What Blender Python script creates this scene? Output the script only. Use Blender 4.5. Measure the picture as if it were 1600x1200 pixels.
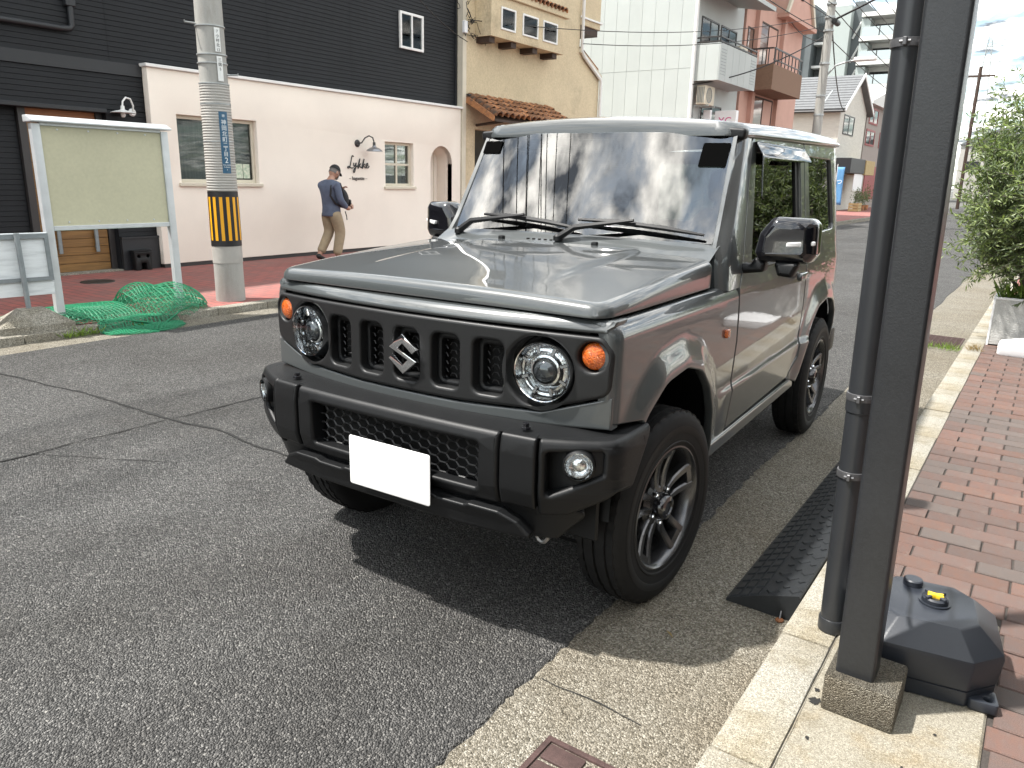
import bpy, bmesh, math, random
from mathutils import Vector, Matrix, noise
random.seed(7)
for o in list(bpy.data.objects): bpy.data.objects.remove(o)
SC = bpy.context.scene
COL = SC.collection
R = math.radians
PI = math.pi

# ------------------------------------------------------------------ camera
CAM_LOC = Vector((1.634, -2.281, 1.409))
CAM_YAW, CAM_PIT, CAM_ROL = R(-34.494), R(-15.068), R(1.378)
F_PX = 1198.5                      # focal length in pixels of a 1600 wide picture
_fw = Vector((math.sin(CAM_YAW)*math.cos(CAM_PIT), math.cos(CAM_YAW)*math.cos(CAM_PIT), math.sin(CAM_PIT)))
_r = Vector((math.cos(CAM_YAW), -math.sin(CAM_YAW), 0)); _u = _r.cross(_fw)
_r, _u = _r*math.cos(CAM_ROL)+_u*math.sin(CAM_ROL), _u*math.cos(CAM_ROL)-_r*math.sin(CAM_ROL)
cd = bpy.data.cameras.new('camera'); cam = bpy.data.objects.new('camera', cd); COL.objects.link(cam)
cd.sensor_fit = 'HORIZONTAL'; cd.sensor_width = 36; cd.lens = 36*F_PX/1600
cd.clip_start = .05; cd.clip_end = 3000
mw = Matrix((_r, _u, -_fw)).transposed().to_4x4(); mw.translation = CAM_LOC
cam.matrix_world = mw
SC.camera = cam
# a pixel of the photograph gives a direction; the plane it touches gives the distance
def ray(px, py): return _fw + _r*((px-800)/F_PX) + _u*((600-py)/F_PX)
def onX(px, py, X): d = ray(px, py); return CAM_LOC + d*((X-CAM_LOC.x)/d.x)
def onY(px, py, Y): d = ray(px, py); return CAM_LOC + d*((Y-CAM_LOC.y)/d.y)
def onZ(px, py, Z=0.): d = ray(px, py); return CAM_LOC + d*((Z-CAM_LOC.z)/d.z)

# ------------------------------------------------------------------ light
SUN_DIR = Vector((-.42, -.36, 1.0)).normalized()     # towards the sun
SUN_EL = math.asin(SUN_DIR.z); SUN_AZ = math.atan2(SUN_DIR.x, SUN_DIR.y)
ld = bpy.data.lights.new('sun', 'SUN'); ld.energy = 3.5; ld.angle = R(1.6); ld.color = (1, .962, .91)
sun = bpy.data.objects.new('sun', ld); COL.objects.link(sun)
sun.rotation_euler = SUN_DIR.to_track_quat('Z', 'Y').to_euler(); sun.location = (-20, -10, 40)
W = bpy.data.worlds.new('World'); SC.world = W; W.use_nodes = True
nt = W.node_tree; nt.nodes.clear(); N = nt.nodes.new; L = nt.links.new
out = N('ShaderNodeOutputWorld'); bg = N('ShaderNodeBackground'); bg.inputs[1].default_value = .15
sky = N('ShaderNodeTexSky'); sky.sky_type = 'NISHITA'; sky.sun_disc = False
sky.sun_elevation = SUN_EL; sky.sun_rotation = SUN_AZ; sky.dust_density = .5; sky.air_density = 1.0; sky.ozone_density = 1.2
tc = N('ShaderNodeTexCoord'); sep = N('ShaderNodeSeparateXYZ'); L(tc.outputs['Generated'], sep.inputs[0])
# clouds on a flat layer overhead: direction divided by its height
mx = N('ShaderNodeMath'); mx.operation = 'MAXIMUM'; mx.inputs[1].default_value = .0; L(sep.outputs[2], mx.inputs[0])
ad = N('ShaderNodeMath'); ad.operation = 'ADD'; ad.inputs[1].default_value = .16; L(mx.outputs[0], ad.inputs[0])
cxn = N('ShaderNodeMath'); cxn.operation = 'DIVIDE'; L(sep.outputs[0], cxn.inputs[0]); L(ad.outputs[0], cxn.inputs[1])
cyn = N('ShaderNodeMath'); cyn.operation = 'DIVIDE'; L(sep.outputs[1], cyn.inputs[0]); L(ad.outputs[0], cyn.inputs[1])
cmb = N('ShaderNodeCombineXYZ'); L(cxn.outputs[0], cmb.inputs[0]); L(cyn.outputs[0], cmb.inputs[1])
nz = N('ShaderNodeTexNoise'); nz.inputs['Scale'].default_value = 4.8; nz.inputs['Detail'].default_value = 9; nz.inputs['Roughness'].default_value = .62; nz.inputs['Distortion'].default_value = .5
L(cmb.outputs[0], nz.inputs['Vector'])
rp = N('ShaderNodeValToRGB'); rp.color_ramp.elements[0].position = .40; rp.color_ramp.elements[1].position = .58
L(nz.outputs[0], rp.inputs[0])
nz2 = N('ShaderNodeTexNoise'); nz2.inputs['Scale'].default_value = 8.5; nz2.inputs['Detail'].default_value = 6; L(cmb.outputs[0], nz2.inputs['Vector'])
cr = N('ShaderNodeValToRGB'); cr.color_ramp.elements[0].position = .40; cr.color_ramp.elements[0].color = (.9, 1.0, 1.15, 1)
cr.color_ramp.elements[1].position = .62; cr.color_ramp.elements[1].color = (13.5, 13.0, 12.0, 1); L(nz2.outputs[0], cr.inputs[0])
mixc = N('ShaderNodeMix'); mixc.data_type = 'RGBA'
wb = N('ShaderNodeVectorMath'); wb.operation = 'MULTIPLY'; wb.inputs[1].default_value = (.88, .93, .86); L(sky.outputs[0], wb.inputs[0])
hz = N('ShaderNodeMix'); hz.data_type = 'RGBA'; hz.inputs[0].default_value = .35; hz.inputs[7].default_value = (2.6, 2.8, 2.8, 1); L(wb.outputs[0], hz.inputs[6])
L(rp.outputs[0], mixc.inputs[0]); L(hz.outputs[2], mixc.inputs[6]); L(cr.outputs[0], mixc.inputs[7])
L(mixc.outputs[2], bg.inputs[0]); L(bg.outputs[0], out.inputs[0])
vs = SC.view_settings; vs.view_transform = 'Standard'; vs.look = 'None'; vs.exposure = 1.4; vs.gamma = 1; vs.use_curve_mapping = False
SC.render.engine = 'CYCLES'; SC.cycles.max_bounces = 10; SC.cycles.transparent_max_bounces = 24
SC.render.resolution_x = 1024; SC.render.resolution_y = 768

# ------------------------------------------------------------------ materials
MATS = {}
def M(name, col, rough=.6, metal=0., var=0., vscale=4., col2=None, bump=0., bscale=60., spec=.5, coat=0., crough=.03, emit=0., fine=0., fscale=220., rnd=0., detail=5., stretch=None, stain=None):
    """procedural principled material: col varied by noise towards col2, fine grain, bump, per-object variation"""
    m = bpy.data.materials.new(name); m.use_nodes = True; MATS[name] = m
    t = m.node_tree; b = t.nodes['Principled BSDF']; n = t.nodes.new; l = t.links.new
    b.inputs['Roughness'].default_value = rough; b.inputs['Metallic'].default_value = metal
    b.inputs['Specular IOR Level'].default_value = spec
    b.inputs['Coat Weight'].default_value = coat; b.inputs['Coat Roughness'].default_value = crough
    col = tuple(col)+(1,)
    tcn = n('ShaderNodeTexCoord'); vec = tcn.outputs['Object']
    if stretch:
        mp = n('ShaderNodeMapping'); mp.inputs['Scale'].default_value = stretch; l(vec, mp.inputs[0]); vec = mp.outputs[0]
    cur = None
    def rgb(c):
        x = n('ShaderNodeRGB'); x.outputs[0].default_value = c; return x.outputs[0]
    if var > 0 or col2:
        c2 = tuple(col2)+(1,) if col2 else tuple(max(0, c*(1-var)) for c in col[:3])+(1,)
        nn = n('ShaderNodeTexNoise'); nn.inputs['Scale'].default_value = vscale; nn.inputs['Detail'].default_value = detail; nn.inputs['Roughness'].default_value = .6; l(vec, nn.inputs['Vector'])
        rr_ = n('ShaderNodeMapRange'); rr_.inputs[1].default_value = .35; rr_.inputs[2].default_value = .68; l(nn.outputs[0], rr_.inputs[0])
        mm = n('ShaderNodeMix'); mm.data_type = 'RGBA'; mm.inputs[6].default_value = col; mm.inputs[7].default_value = c2; l(rr_.outputs[0], mm.inputs[0]); cur = mm.outputs[2]
    else: cur = rgb(col)
    if stain:      # (colour, scale, lo, hi): patches with a shape of their own
        nn = n('ShaderNodeTexNoise'); nn.inputs['Scale'].default_value = stain[1]; nn.inputs['Detail'].default_value = 8; nn.inputs['Roughness'].default_value = .65; l(vec, nn.inputs['Vector'])
        rr_ = n('ShaderNodeMapRange'); rr_.inputs[1].default_value = stain[2]; rr_.inputs[2].default_value = stain[3]; l(nn.outputs[0], rr_.inputs[0])
        mm = n('ShaderNodeMix'); mm.data_type = 'RGBA'; mm.inputs[7].default_value = tuple(stain[0])+(1,); l(cur, mm.inputs[6]); l(rr_.outputs[0], mm.inputs[0]); cur = mm.outputs[2]
    if fine > 0:
        nn = n('ShaderNodeTexNoise'); nn.inputs['Scale'].default_value = fscale; nn.inputs['Detail'].default_value = 3; l(tcn.outputs['Object'], nn.inputs['Vector'])
        rr_ = n('ShaderNodeMapRange'); rr_.inputs[1].default_value = .3; rr_.inputs[2].default_value = .7; rr_.inputs[3].default_value = 1-fine; rr_.inputs[4].default_value = 1+fine; l(nn.outputs[0], rr_.inputs[0])
        mm = n('ShaderNodeVectorMath'); mm.operation = 'SCALE'; l(cur, mm.inputs[0]); l(rr_.outputs[0], mm.inputs['Scale']); cur = mm.outputs[0]
    if rnd > 0:
        oi = n('ShaderNodeObjectInfo'); rr_ = n('ShaderNodeMapRange'); rr_.inputs[3].default_value = 1-rnd; rr_.inputs[4].default_value = 1+rnd; l(oi.outputs['Random'], rr_.inputs[0])
        mm = n('ShaderNodeVectorMath'); mm.operation = 'SCALE'; l(cur, mm.inputs[0]); l(rr_.outputs[0], mm.inputs['Scale']); cur = mm.outputs[0]
    l(cur, b.inputs['Base Color'])
    if bump > 0:
        nn = n('ShaderNodeTexNoise'); nn.inputs['Scale'].default_value = bscale; nn.inputs['Detail'].default_value = 4; l(vec, nn.inputs['Vector'])
        bp = n('ShaderNodeBump'); bp.inputs['Strength'].default_value = bump; bp.inputs['Distance'].default_value = .01; l(nn.outputs[0], bp.inputs['Height']); l(bp.outputs[0], b.inputs['Normal'])
    if emit > 0:
        b.inputs['Emission Color'].default_value = col; b.inputs['Emission Strength'].default_value = emit
    return m
def glass(name, tint=(.75, .8, .78), ior=1.5, rough=0.):
    m = bpy.data.materials.new(name); m.use_nodes = True; MATS[name] = m; t = m.node_tree; t.nodes.clear(); n = t.nodes.new; l = t.links.new
    o = n('ShaderNodeOutputMaterial'); mx_ = n('ShaderNodeMixShader'); tr = n('ShaderNodeBsdfTransparent'); gl = n('ShaderNodeBsdfGlossy'); fr = n('ShaderNodeFresnel')
    tr.inputs[0].default_value = tuple(tint)+(1,); gl.inputs['Roughness'].default_value = rough; fr.inputs[0].default_value = ior
    l(fr.outputs[0], mx_.inputs[0]); l(tr.outputs[0], mx_.inputs[1]); l(gl.outputs[0], mx_.inputs[2]); l(mx_.outputs[0], o.inputs[0]); return m

# ------------------------------------------------------------------ building blocks
def new_obj(name, me, mat=None, parent=None, loc=(0, 0, 0), rot=(0, 0, 0)):
    o = bpy.data.objects.new(name, me); COL.objects.link(o)
    if mat is not None and me is not None and not me.materials: me.materials.append(mat if not isinstance(mat, str) else MATS[mat])
    o.parent = parent; o.location = loc; o.rotation_euler = rot
    return o
def thing(name, label, cat, loc=(0, 0, 0), rz=0., group=None):
    o = bpy.data.objects.new(name, None); COL.objects.link(o); o.location = loc; o.rotation_euler = (0, 0, rz); o.empty_display_size = .1
    o['label'] = label; o['category'] = cat
    if group: o['group'] = group
    return o
def tag(o, label, cat, group=None):
    o['label'] = label; o['category'] = cat
    if group: o['group'] = group
    return o
def struct(o): o['kind'] = 'structure'; return o
def finish(bm, name='m', smooth=None, recalc=True, doubles=1e-5):
    if doubles: bmesh.ops.remove_doubles(bm, verts=bm.verts, dist=doubles)
    if recalc: bmesh.ops.recalc_face_normals(bm, faces=bm.faces)
    me = bpy.data.meshes.new(name); bm.to_mesh(me); bm.free()
    if smooth is not None:
        me.shade_smooth(); me.set_sharp_from_angle(angle=R(smooth))
    return me
def bx(bm, x0, x1, y0, y1, z0, z1, bev=0., seg=1):
    r = bmesh.ops.create_cube(bm, size=1)
    vs_ = r['verts']
    for v in vs_: v.co = Vector(((x0+x1)/2+v.co.x*(x1-x0), (y0+y1)/2+v.co.y*(y1-y0), (z0+z1)/2+v.co.z*(z1-z0)))
    if bev > 0:
        es = {e for v in vs_ for e in v.link_edges}
        bmesh.ops.bevel(bm, geom=list(es), offset=bev, segments=seg, affect='EDGES', profile=.5)
def box(name, x0, x1, y0, y1, z0, z1, mat, parent=None, bev=0., seg=1):
    bm = bmesh.new(); bx(bm, x0, x1, y0, y1, z0, z1, bev, seg)
    return new_obj(name, finish(bm, name, 35 if bev else None), mat, parent)
def boxes(name, lst, mat, parent=None, bev=0.):
    bm = bmesh.new()
    for b in lst: bx(bm, *b, bev)
    return new_obj(name, finish(bm, name, 35 if bev else None, doubles=0), mat, parent)
def tube(bm, pts, rad, n=8, cap=True):
    pts = [Vector(p) for p in pts]; rings = []; k = len(pts)
    rads = rad if isinstance(rad, (list, tuple)) else [rad]*k
    t0 = (pts[1]-pts[0]).normalized(); ref = Vector((0, 0, 1)) if abs(t0.z) < .9 else Vector((1, 0, 0))
    a = t0.cross(ref).normalized()
    for i, p in enumerate(pts):
        t = (pts[min(i+1, k-1)]-pts[max(i-1, 0)]).normalized()
        a = (a-t*a.dot(t)).normalized(); b = t.cross(a)
        rings.append([bm.verts.new(p+(a*math.cos(2*PI*j/n)+b*math.sin(2*PI*j/n))*rads[i]) for j in range(n)])
    for i in range(k-1):
        for j in range(n): bm.faces.new((rings[i][j], rings[i][(j+1) % n], rings[i+1][(j+1) % n], rings[i+1][j]))
    if cap: bm.faces.new(rings[0][::-1]); bm.faces.new(rings[-1])
def tubeo(name, pts, rad, mat, parent=None, n=8, smooth=50):
    bm = bmesh.new(); tube(bm, pts, rad, n); return new_obj(name, finish(bm, name, smooth), mat, parent)
def lathe(bm, prof, n=32, axis='z', loc=(0, 0, 0), closed=False):
    """prof: (radius, height) pairs turned round an axis"""
    rings = []; loc = Vector(loc)
    def P(r, h, a):
        c, s = r*math.cos(a), r*math.sin(a)
        return loc+Vector({'z': (c, s, h), 'y': (c, h, s), 'x': (h, c, s)}[axis])
    for r, h in prof:
        rings.append([bm.verts.new(P(r, h, 2*PI*j/n)) for j in range(n)] if r > 1e-6 else [bm.verts.new(P(0, h, 0))])
    seq = list(zip(rings, rings[1:]))
    if closed: seq.append((rings[-1], rings[0]))
    for A, B in seq:
        for j in range(n):
            k = (j+1) % n
            if len(A) == 1 and len(B) == 1: continue
            if len(A) == 1: bm.faces.new((A[0], B[k], B[j]))
            elif len(B) == 1: bm.faces.new((A[j], A[k], B[0]))
            else: bm.faces.new((A[j], A[k], B[k], B[j]))
def latheo(name, prof, mat, parent=None, n=32, axis='z', loc=(0, 0, 0), smooth=35, closed=False):
    bm = bmesh.new(); lathe(bm, prof, n, axis, (0, 0, 0), closed); return new_obj(name, finish(bm, name, smooth), mat, parent, loc)
def fillet(pts, r, seg=5):
    """round the corners of a closed polygon; r a number or one per corner"""
    n = len(pts); outp = []
    rs = r if isinstance(r, (list, tuple)) else [r]*n
    for i in range(n):
        p = Vector(pts[i]); a = Vector(pts[i-1])-p; b = Vector(pts[(i+1) % n])-p
        la, lb = a.length, b.length; a.normalize(); b.normalize()
        ang = a.angle(b) if la and lb else PI
        if rs[i] <= 0 or ang > PI-.02: outp.append((p.x, p.y)); continue
        d = min(rs[i]/math.tan(ang/2), la*.49, lb*.49); rr_ = d*math.tan(ang/2)
        c = p+(a+b).normalized()*(rr_/math.sin(ang/2))
        s, e = p+a*d, p+b*d
        a0 = math.atan2(s.y-c.y, s.x-c.x); a1 = math.atan2(e.y-c.y, e.x-c.x)
        da = (a1-a0+PI) % (2*PI)-PI
        for k in range(seg+1): outp.append((c.x+rr_*math.cos(a0+da*k/seg), c.y+rr_*math.sin(a0+da*k/seg)))
    return outp
def rect(x0, x1, y0, y1, r=0., seg=5): return fillet([(x0, y0), (x1, y0), (x1, y1), (x0, y1)], r, seg)
def circ(cx_, cy_, r, n=32): return [(cx_+r*math.cos(2*PI*k/n), cy_+r*math.sin(2*PI*k/n)) for k in range(n)]
def plate_bm(outline, holes=(), depth=.02, bev=0., bseg=1, gu=None, gv=None):
    """a flat panel with holes in the u,v plane, w from -depth to 0 (outer face), edges rounded by bev; cut to a grid gu, gv so that it can be bent"""
    cu = bpy.data.curves.new('tmp', 'CURVE'); cu.dimensions = '2D'; cu.fill_mode = 'BOTH'
    bev = min(bev, depth*.49)
    if gu:
        def dens(lp):
            r = []
            for a, b in zip(lp, lp[1:]+lp[:1]):
                k = max(1, int(math.hypot(b[0]-a[0], b[1]-a[1])/.05)); r += [(a[0]+(b[0]-a[0])*i/k, a[1]+(b[1]-a[1])*i/k) for i in range(k)]
            return r
        outline = dens(list(outline)); holes = [dens(list(q)) for q in holes]
    cu.extrude = depth/2-bev; cu.bevel_depth = bev; cu.bevel_resolution = bseg; cu.offset = -bev
    for lp in [outline]+list(holes):
        sp = cu.splines.new('POLY'); sp.points.add(len(lp)-1); sp.use_cyclic_u = True
        for q, p in zip(sp.points, lp): q.co = (p[0], p[1], 0, 1)
    o = bpy.data.objects.new('tmp', cu)
    me = bpy.data.meshes.new_from_object(o)
    bm = bmesh.new(); bm.from_mesh(me); bpy.data.meshes.remove(me); bpy.data.objects.remove(o); bpy.data.curves.remove(cu)
    bmesh.ops.remove_doubles(bm, verts=bm.verts, dist=2e-5)
    for v in bm.verts: v.co.z -= depth/2
    for ax, g in ((0, gu), (1, gv)):
        if g:
            lo = min(v.co[ax] for v in bm.verts); hi = max(v.co[ax] for v in bm.verts)
            k = math.floor(lo/g)+1
            while k*g < hi-1e-4:
                no = [0, 0, 0]; no[ax] = 1; co = [0, 0, 0]; co[ax] = k*g+1e-5*7
                bmesh.ops.bisect_plane(bm, geom=bm.verts[:]+bm.edges[:]+bm.faces[:], dist=1e-6, plane_co=co, plane_no=no); k += 1
    return bm
def plate(name, outline, mat, parent=None, holes=(), depth=.02, bev=0., bseg=1, gu=None, gv=None, fn=None, smooth=38, wn=True, nfn=None):
    """fn maps (u,v,w) to a point"""
    bm = plate_bm(outline, holes, depth, bev, bseg, gu, gv)
    if nfn:
        bmesh.ops.remove_doubles(bm, verts=bm.verts, dist=1e-5); nm = {}
        lay = bm.verts.layers.float_vector.new('nrm')
        for v in bm.verts: v[lay] = nfn(v.co.x, v.co.y) if v.co.z > -1e-6 else Vector((0, 0, 0))
    if fn:
        for v in bm.verts: v.co = Vector(fn(v.co.x, v.co.y, v.co.z))
    o = new_obj(name, finish(bm, name, smooth, doubles=0 if nfn else 1e-5), mat, parent)
    if nfn:
        me = o.data; at = me.attributes['nrm'].data; vn = [Vector(q.vector) for q in me.vertex_normals]
        ln = [None]*len(me.loops)
        for p in me.polygons:
            sharp = p.normal
            for li in p.loop_indices:
                vi = me.loops[li].vertex_index; q = Vector(at[vi].vector)
                ln[li] = q if q.length > .5 and q.dot(p.normal) > .3 else (vn[vi] if vn[vi].dot(p.normal) > .5 else p.normal.copy())
        me.normals_split_custom_set([tuple(q) for q in ln])
    elif wn and (gu or gv):
        md = o.modifiers.new('wn', 'WEIGHTED_NORMAL'); md.keep_sharp = True
    return o
def gridmesh(name, nu, nv, fn, mat, parent=None, smooth=60, solid=0.):
    bm = bmesh.new(); g = [[bm.verts.new(fn(i/nu, j/nv)) for j in range(nv+1)] for i in range(nu+1)]
    for i in range(nu):
        for j in range(nv): bm.faces.new((g[i][j], g[i+1][j], g[i+1][j+1], g[i][j+1]))
    o = new_obj(name, finish(bm, name, smooth, recalc=True), mat, parent)
    if solid: md = o.modifiers.new('s', 'SOLIDIFY'); md.thickness = solid; md.offset = 0
    return o
def sstep(a, b, x):
    t = max(0., min(1., (x-a)/(b-a))); return t*t*(3-2*t)
def lerp_tab(tab, x):
    if x <= tab[0][0]: return tab[0][1]
    for (a, va), (b, vb) in zip(tab, tab[1:]):
        if x <= b: t = (x-a)/(b-a); return va+(vb-va)*t
    return tab[-1][1]
def copy_tree(o, parent=None, link_parent=True):
    c = o.copy(); COL.objects.link(c); c.parent = parent
    for ch in list(o.children): copy_tree(ch, c)
    return c
def children_all(o):
    r = []
    for c in o.children: r.append(c); r += children_all(c)
    return r
def face_xyz(axis, pos, sgn=1):
    """map panel (u,v,w): axis 'X' -> facade facing +X at X=pos with u=Y, v=Z ; 'Y' -> facade facing -Y at Y=pos with u=X, v=Z; 'Z' -> horizontal"""
    if axis == 'X': return lambda u, v, w: (pos+sgn*w, u, v)
    if axis == 'Y': return lambda u, v, w: (u, pos-sgn*w, v)
    return lambda u, v, w: (u, v, pos+w)
TXT = {}
def text_mesh(name, s, size, mat, parent, loc, rot, ext=.004, font=None, shear=0., sx=1., align='CENTER'):
    cu = bpy.data.curves.new('txt', 'FONT'); cu.body = s; cu.size = size; cu.extrude = ext; cu.align_x = align; cu.align_y = 'CENTER'; cu.shear = shear
    o = bpy.data.objects.new('t', cu); me = bpy.data.meshes.new_from_object(o); bpy.data.objects.remove(o); bpy.data.curves.remove(cu)
    me.materials.clear()
    if sx != 1: me.transform(Matrix.Diagonal((sx, 1, 1, 1)))
    return new_obj(name, me, mat, parent, loc, rot)

# ------------------------------------------------------------------ material list
M('paint', (.056, .0625, .0635), .32, coat=1., crough=.012, spec=.5)
M('gloss_black', (.006, .006, .008), .12, coat=1., crough=.01)
M('grille_plastic', (.0115, .012, .0125), .45, spec=.4, bump=.06, bscale=900)
M('black_plastic', (.0062, .0066, .0072), .45, spec=.32, bump=.10, bscale=700)
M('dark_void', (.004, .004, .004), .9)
M('mesh_plastic', (.02, .02, .02), .35)
M('rubber', (.009, .009, .0095), .6, spec=.35, var=.25, vscale=9)
M('tread', (.010, .010, .0105), .7, spec=.3, var=.3, vscale=14)
M('gunmetal', (.125, .126, .13), .25, metal=.9)
M('chrome', (.78, .79, .80), .06, metal=1.)
M('lamp_reflector', (.80, .81, .82), .10, metal=1., bump=.35, bscale=60)
M('orange_lens', (.85, .19, .012), .10, coat=1., bump=1., bscale=260, col2=(.50, .06, .004), vscale=170)
M('clear_marker', (.75, .75, .74), .15, coat=1.)
M('red_lens', (.35, .012, .012), .12, coat=1.)
M('white_plate', (.84, .84, .83), .45)
M('interior', (.016, .016, .017), .65)
M('seat_fabric', (.022, .022, .024), .9, bump=.3, bscale=400)
M('headliner', (.35, .35, .33), .9)
M('steel_worn', (.35, .34, .33), .45, metal=.8)
M('sticker', (.003, .003, .003), 1., spec=0.)
glass('windshield_glass', (.80, .88, .86), 3.0, .012)
glass('side_glass', (.30, .34, .32), 2.2)
glass('lamp_glass', (.95, .97, .97), 1.45)
glass('window_glass', (.72, .76, .76), 1.35)
M('steel_dark', (.06, .058, .055), .5, metal=.7)
M('projector', (.10, .11, .12), .03, metal=.6, coat=1.)
glass('visor_smoke', (.10, .10, .10), 1.7)

# ================================================================== ground
def stones(name, cells, cols, cell2=None, bump=.6, rough=.85, big=None, dist=.004, spot=None, spec=.35):
    """material of small stones in a binder: voronoi cells coloured by cols (pos, colour); big: (scale, colour, lo, hi) stains"""
    m = bpy.data.materials.new(name); m.use_nodes = True; MATS[name] = m; t = m.node_tree; b = t.nodes['Principled BSDF']; n = t.nodes.new; l = t.links.new
    b.inputs['Roughness'].default_value = rough; b.inputs['Specular IOR Level'].default_value = spec
    tcn = n('ShaderNodeTexCoord'); v = n('ShaderNodeTexVoronoi'); v.inputs['Scale'].default_value = cells; v.feature = 'F1'; l(tcn.outputs['Object'], v.inputs['Vector'])
    wn_ = n('ShaderNodeTexWhiteNoise'); wn_.noise_dimensions = '3D'; l(v.outputs['Position'], wn_.inputs[0])
    r = n('ShaderNodeValToRGB'); el = r.color_ramp.elements
    while len(el) < len(cols): el.new(.5)
    for e, (p, c) in zip(el, cols): e.position = p; e.color = tuple(c)+(1,)
    l(wn_.outputs[0], r.inputs[0]); cur = r.outputs[0]
    no = n('ShaderNodeTexNoise'); no.inputs['Scale'].default_value = cells*1.9; no.inputs['Detail'].default_value = 3; l(tcn.outputs['Object'], no.inputs['Vector'])
    mr = n('ShaderNodeMapRange'); mr.inputs[1].default_value = .32; mr.inputs[2].default_value = .68; mr.inputs[3].default_value = .55; mr.inputs[4].default_value = 1.4; l(no.outputs[0], mr.inputs[0])
    sc = n('ShaderNodeVectorMath'); sc.operation = 'SCALE'; l(cur, sc.inputs[0]); l(mr.outputs[0], sc.inputs['Scale']); cur = sc.outputs[0]
    if spot:      # scattered larger pale stones
        v2 = n('ShaderNodeTexVoronoi'); v2.inputs['Scale'].default_value = spot[0]; l(tcn.outputs['Object'], v2.inputs['Vector'])
        w2 = n('ShaderNodeTexWhiteNoise'); l(v2.outputs['Position'], w2.inputs[0])
        g = n('ShaderNodeMath'); g.operation = 'GREATER_THAN'; g.inputs[1].default_value = spot[2]; l(w2.outputs[0], g.inputs[0])
        g2 = n('ShaderNodeMath'); g2.operation = 'LESS_THAN'; g2.inputs[1].default_value = spot[3]; l(v2.outputs['Distance'], g2.inputs[0])
        g3 = n('ShaderNodeMath'); g3.operation = 'MULTIPLY'; l(g.outputs[0], g3.inputs[0]); l(g2.outputs[0], g3.inputs[1])
        mm = n('ShaderNodeMix'); mm.data_type = 'RGBA'; mm.inputs[7].default_value = tuple(spot[1])+(1,); l(cur, mm.inputs[6]); l(g3.outputs[0], mm.inputs[0]); cur = mm.outputs[2]
    for bg_ in (big or []):
        nn = n('ShaderNodeTexNoise'); nn.inputs['Scale'].default_value = bg_[0]; nn.inputs['Detail'].default_value = 7; nn.inputs['Roughness'].default_value = .6; l(tcn.outputs['Object'], nn.inputs['Vector'])
        m2 = n('ShaderNodeMapRange'); m2.inputs[1].default_value = bg_[2]; m2.inputs[2].default_value = bg_[3]; m2.inputs[4].default_value = bg_[4]; l(nn.outputs[0], m2.inputs[0])
        mm = n('ShaderNodeMix'); mm.data_type = 'RGBA'; mm.blend_type = 'MULTIPLY'; mm.inputs[7].default_value = tuple(bg_[1])+(1,); l(cur, mm.inputs[6]); l(m2.outputs[0], mm.inputs[0]); cur = mm.outputs[2]
    l(cur, b.inputs['Base Color'])
    bp = n('ShaderNodeBump'); bp.inputs['Strength'].default_value = bump; bp.inputs['Distance'].default_value = dist; bp.invert = True
    ad_ = n('ShaderNodeMath'); ad_.operation = 'MULTIPLY_ADD'; ad_.inputs[1].default_value = cells*.9; l(v.outputs['Distance'], ad_.inputs[0]); l(no.outputs[0], ad_.inputs[2])
    l(ad_.outputs[0], bp.inputs['Height']); l(bp.outputs[0], b.inputs['Normal']); return m
stones('asphalt', 165, [(0, (.070, .070, .069)), (.35, (.125, .124, .121)), (.62, (.175, .173, .168)), (.86, (.25, .246, .236)), (1, (.40, .394, .376))], bump=.75, big=[(.9, (.76, .75, .74), .42, .66, .8), (.25, (.80, .79, .78), .45, .62, .9), (4.5, (.82, .81, .80), .50, .70, .8)], spot=(48, (.46, .45, .42), .955, .26), dist=.006)
stones('gutter_concrete', 190, [(0, (.10, .09, .068)), (.3, (.18, .162, .125)), (.6, (.25, .23, .188)), (.85, (.33, .305, .252)), (1, (.44, .415, .352))], bump=.55, big=[(1.1, (.80, .74, .66), .42, .66, .7), (5, (.80, .77, .72), .5, .7, .6)], dist=.004)
stones('kerb_concrete', 260, [(0, (.20, .188, .155)), (.4, (.275, .26, .218)), (1, (.37, .355, .31))], bump=.25, big=[(2.2, (.78, .70, .55), .45, .7, .8), (9, (.72, .68, .60), .55, .72, .7)], dist=.002)
stones('pad_concrete', 300, [(0, (.18, .163, .126)), (.5, (.245, .225, .178)), (1, (.32, .30, .245))], bump=.22, big=[(3.0, (.86, .66, .38), .50, .70, .9), (8, (.70, .66, .58), .54, .72, .7)], spot=(14, (.02, .02, .02), .965, .16), dist=.002)
stones('block_concrete', 330, [(0, (.15, .13, .095)), (.5, (.30, .27, .21)), (1, (.46, .42, .34))], bump=.9, big=[(4, (.8, .72, .6), .45, .7, .7)], dist=.004)
stones('old_concrete', 120, [(0, (.17, .16, .13)), (.5, (.27, .255, .215)), (1, (.37, .35, .30))], bump=.4, big=[(3, (.62, .58, .50), .45, .68, .8)])
for i, c in enumerate([(.132, .072, .055), (.118, .072, .058), (.103, .079, .068), (.140, .077, .057), (.110, .070, .057)]):
    M('paver_%d' % i, c, .85, col2=tuple(q*.62+.03 for q in c), vscale=22, fine=.35, fscale=420, bump=.35, bscale=350, rnd=.14, stain=((.16, .13, .11), 5, .52, .72))
M('sand_joint', (.045, .038, .033), .95, fine=.4, fscale=300)
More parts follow.
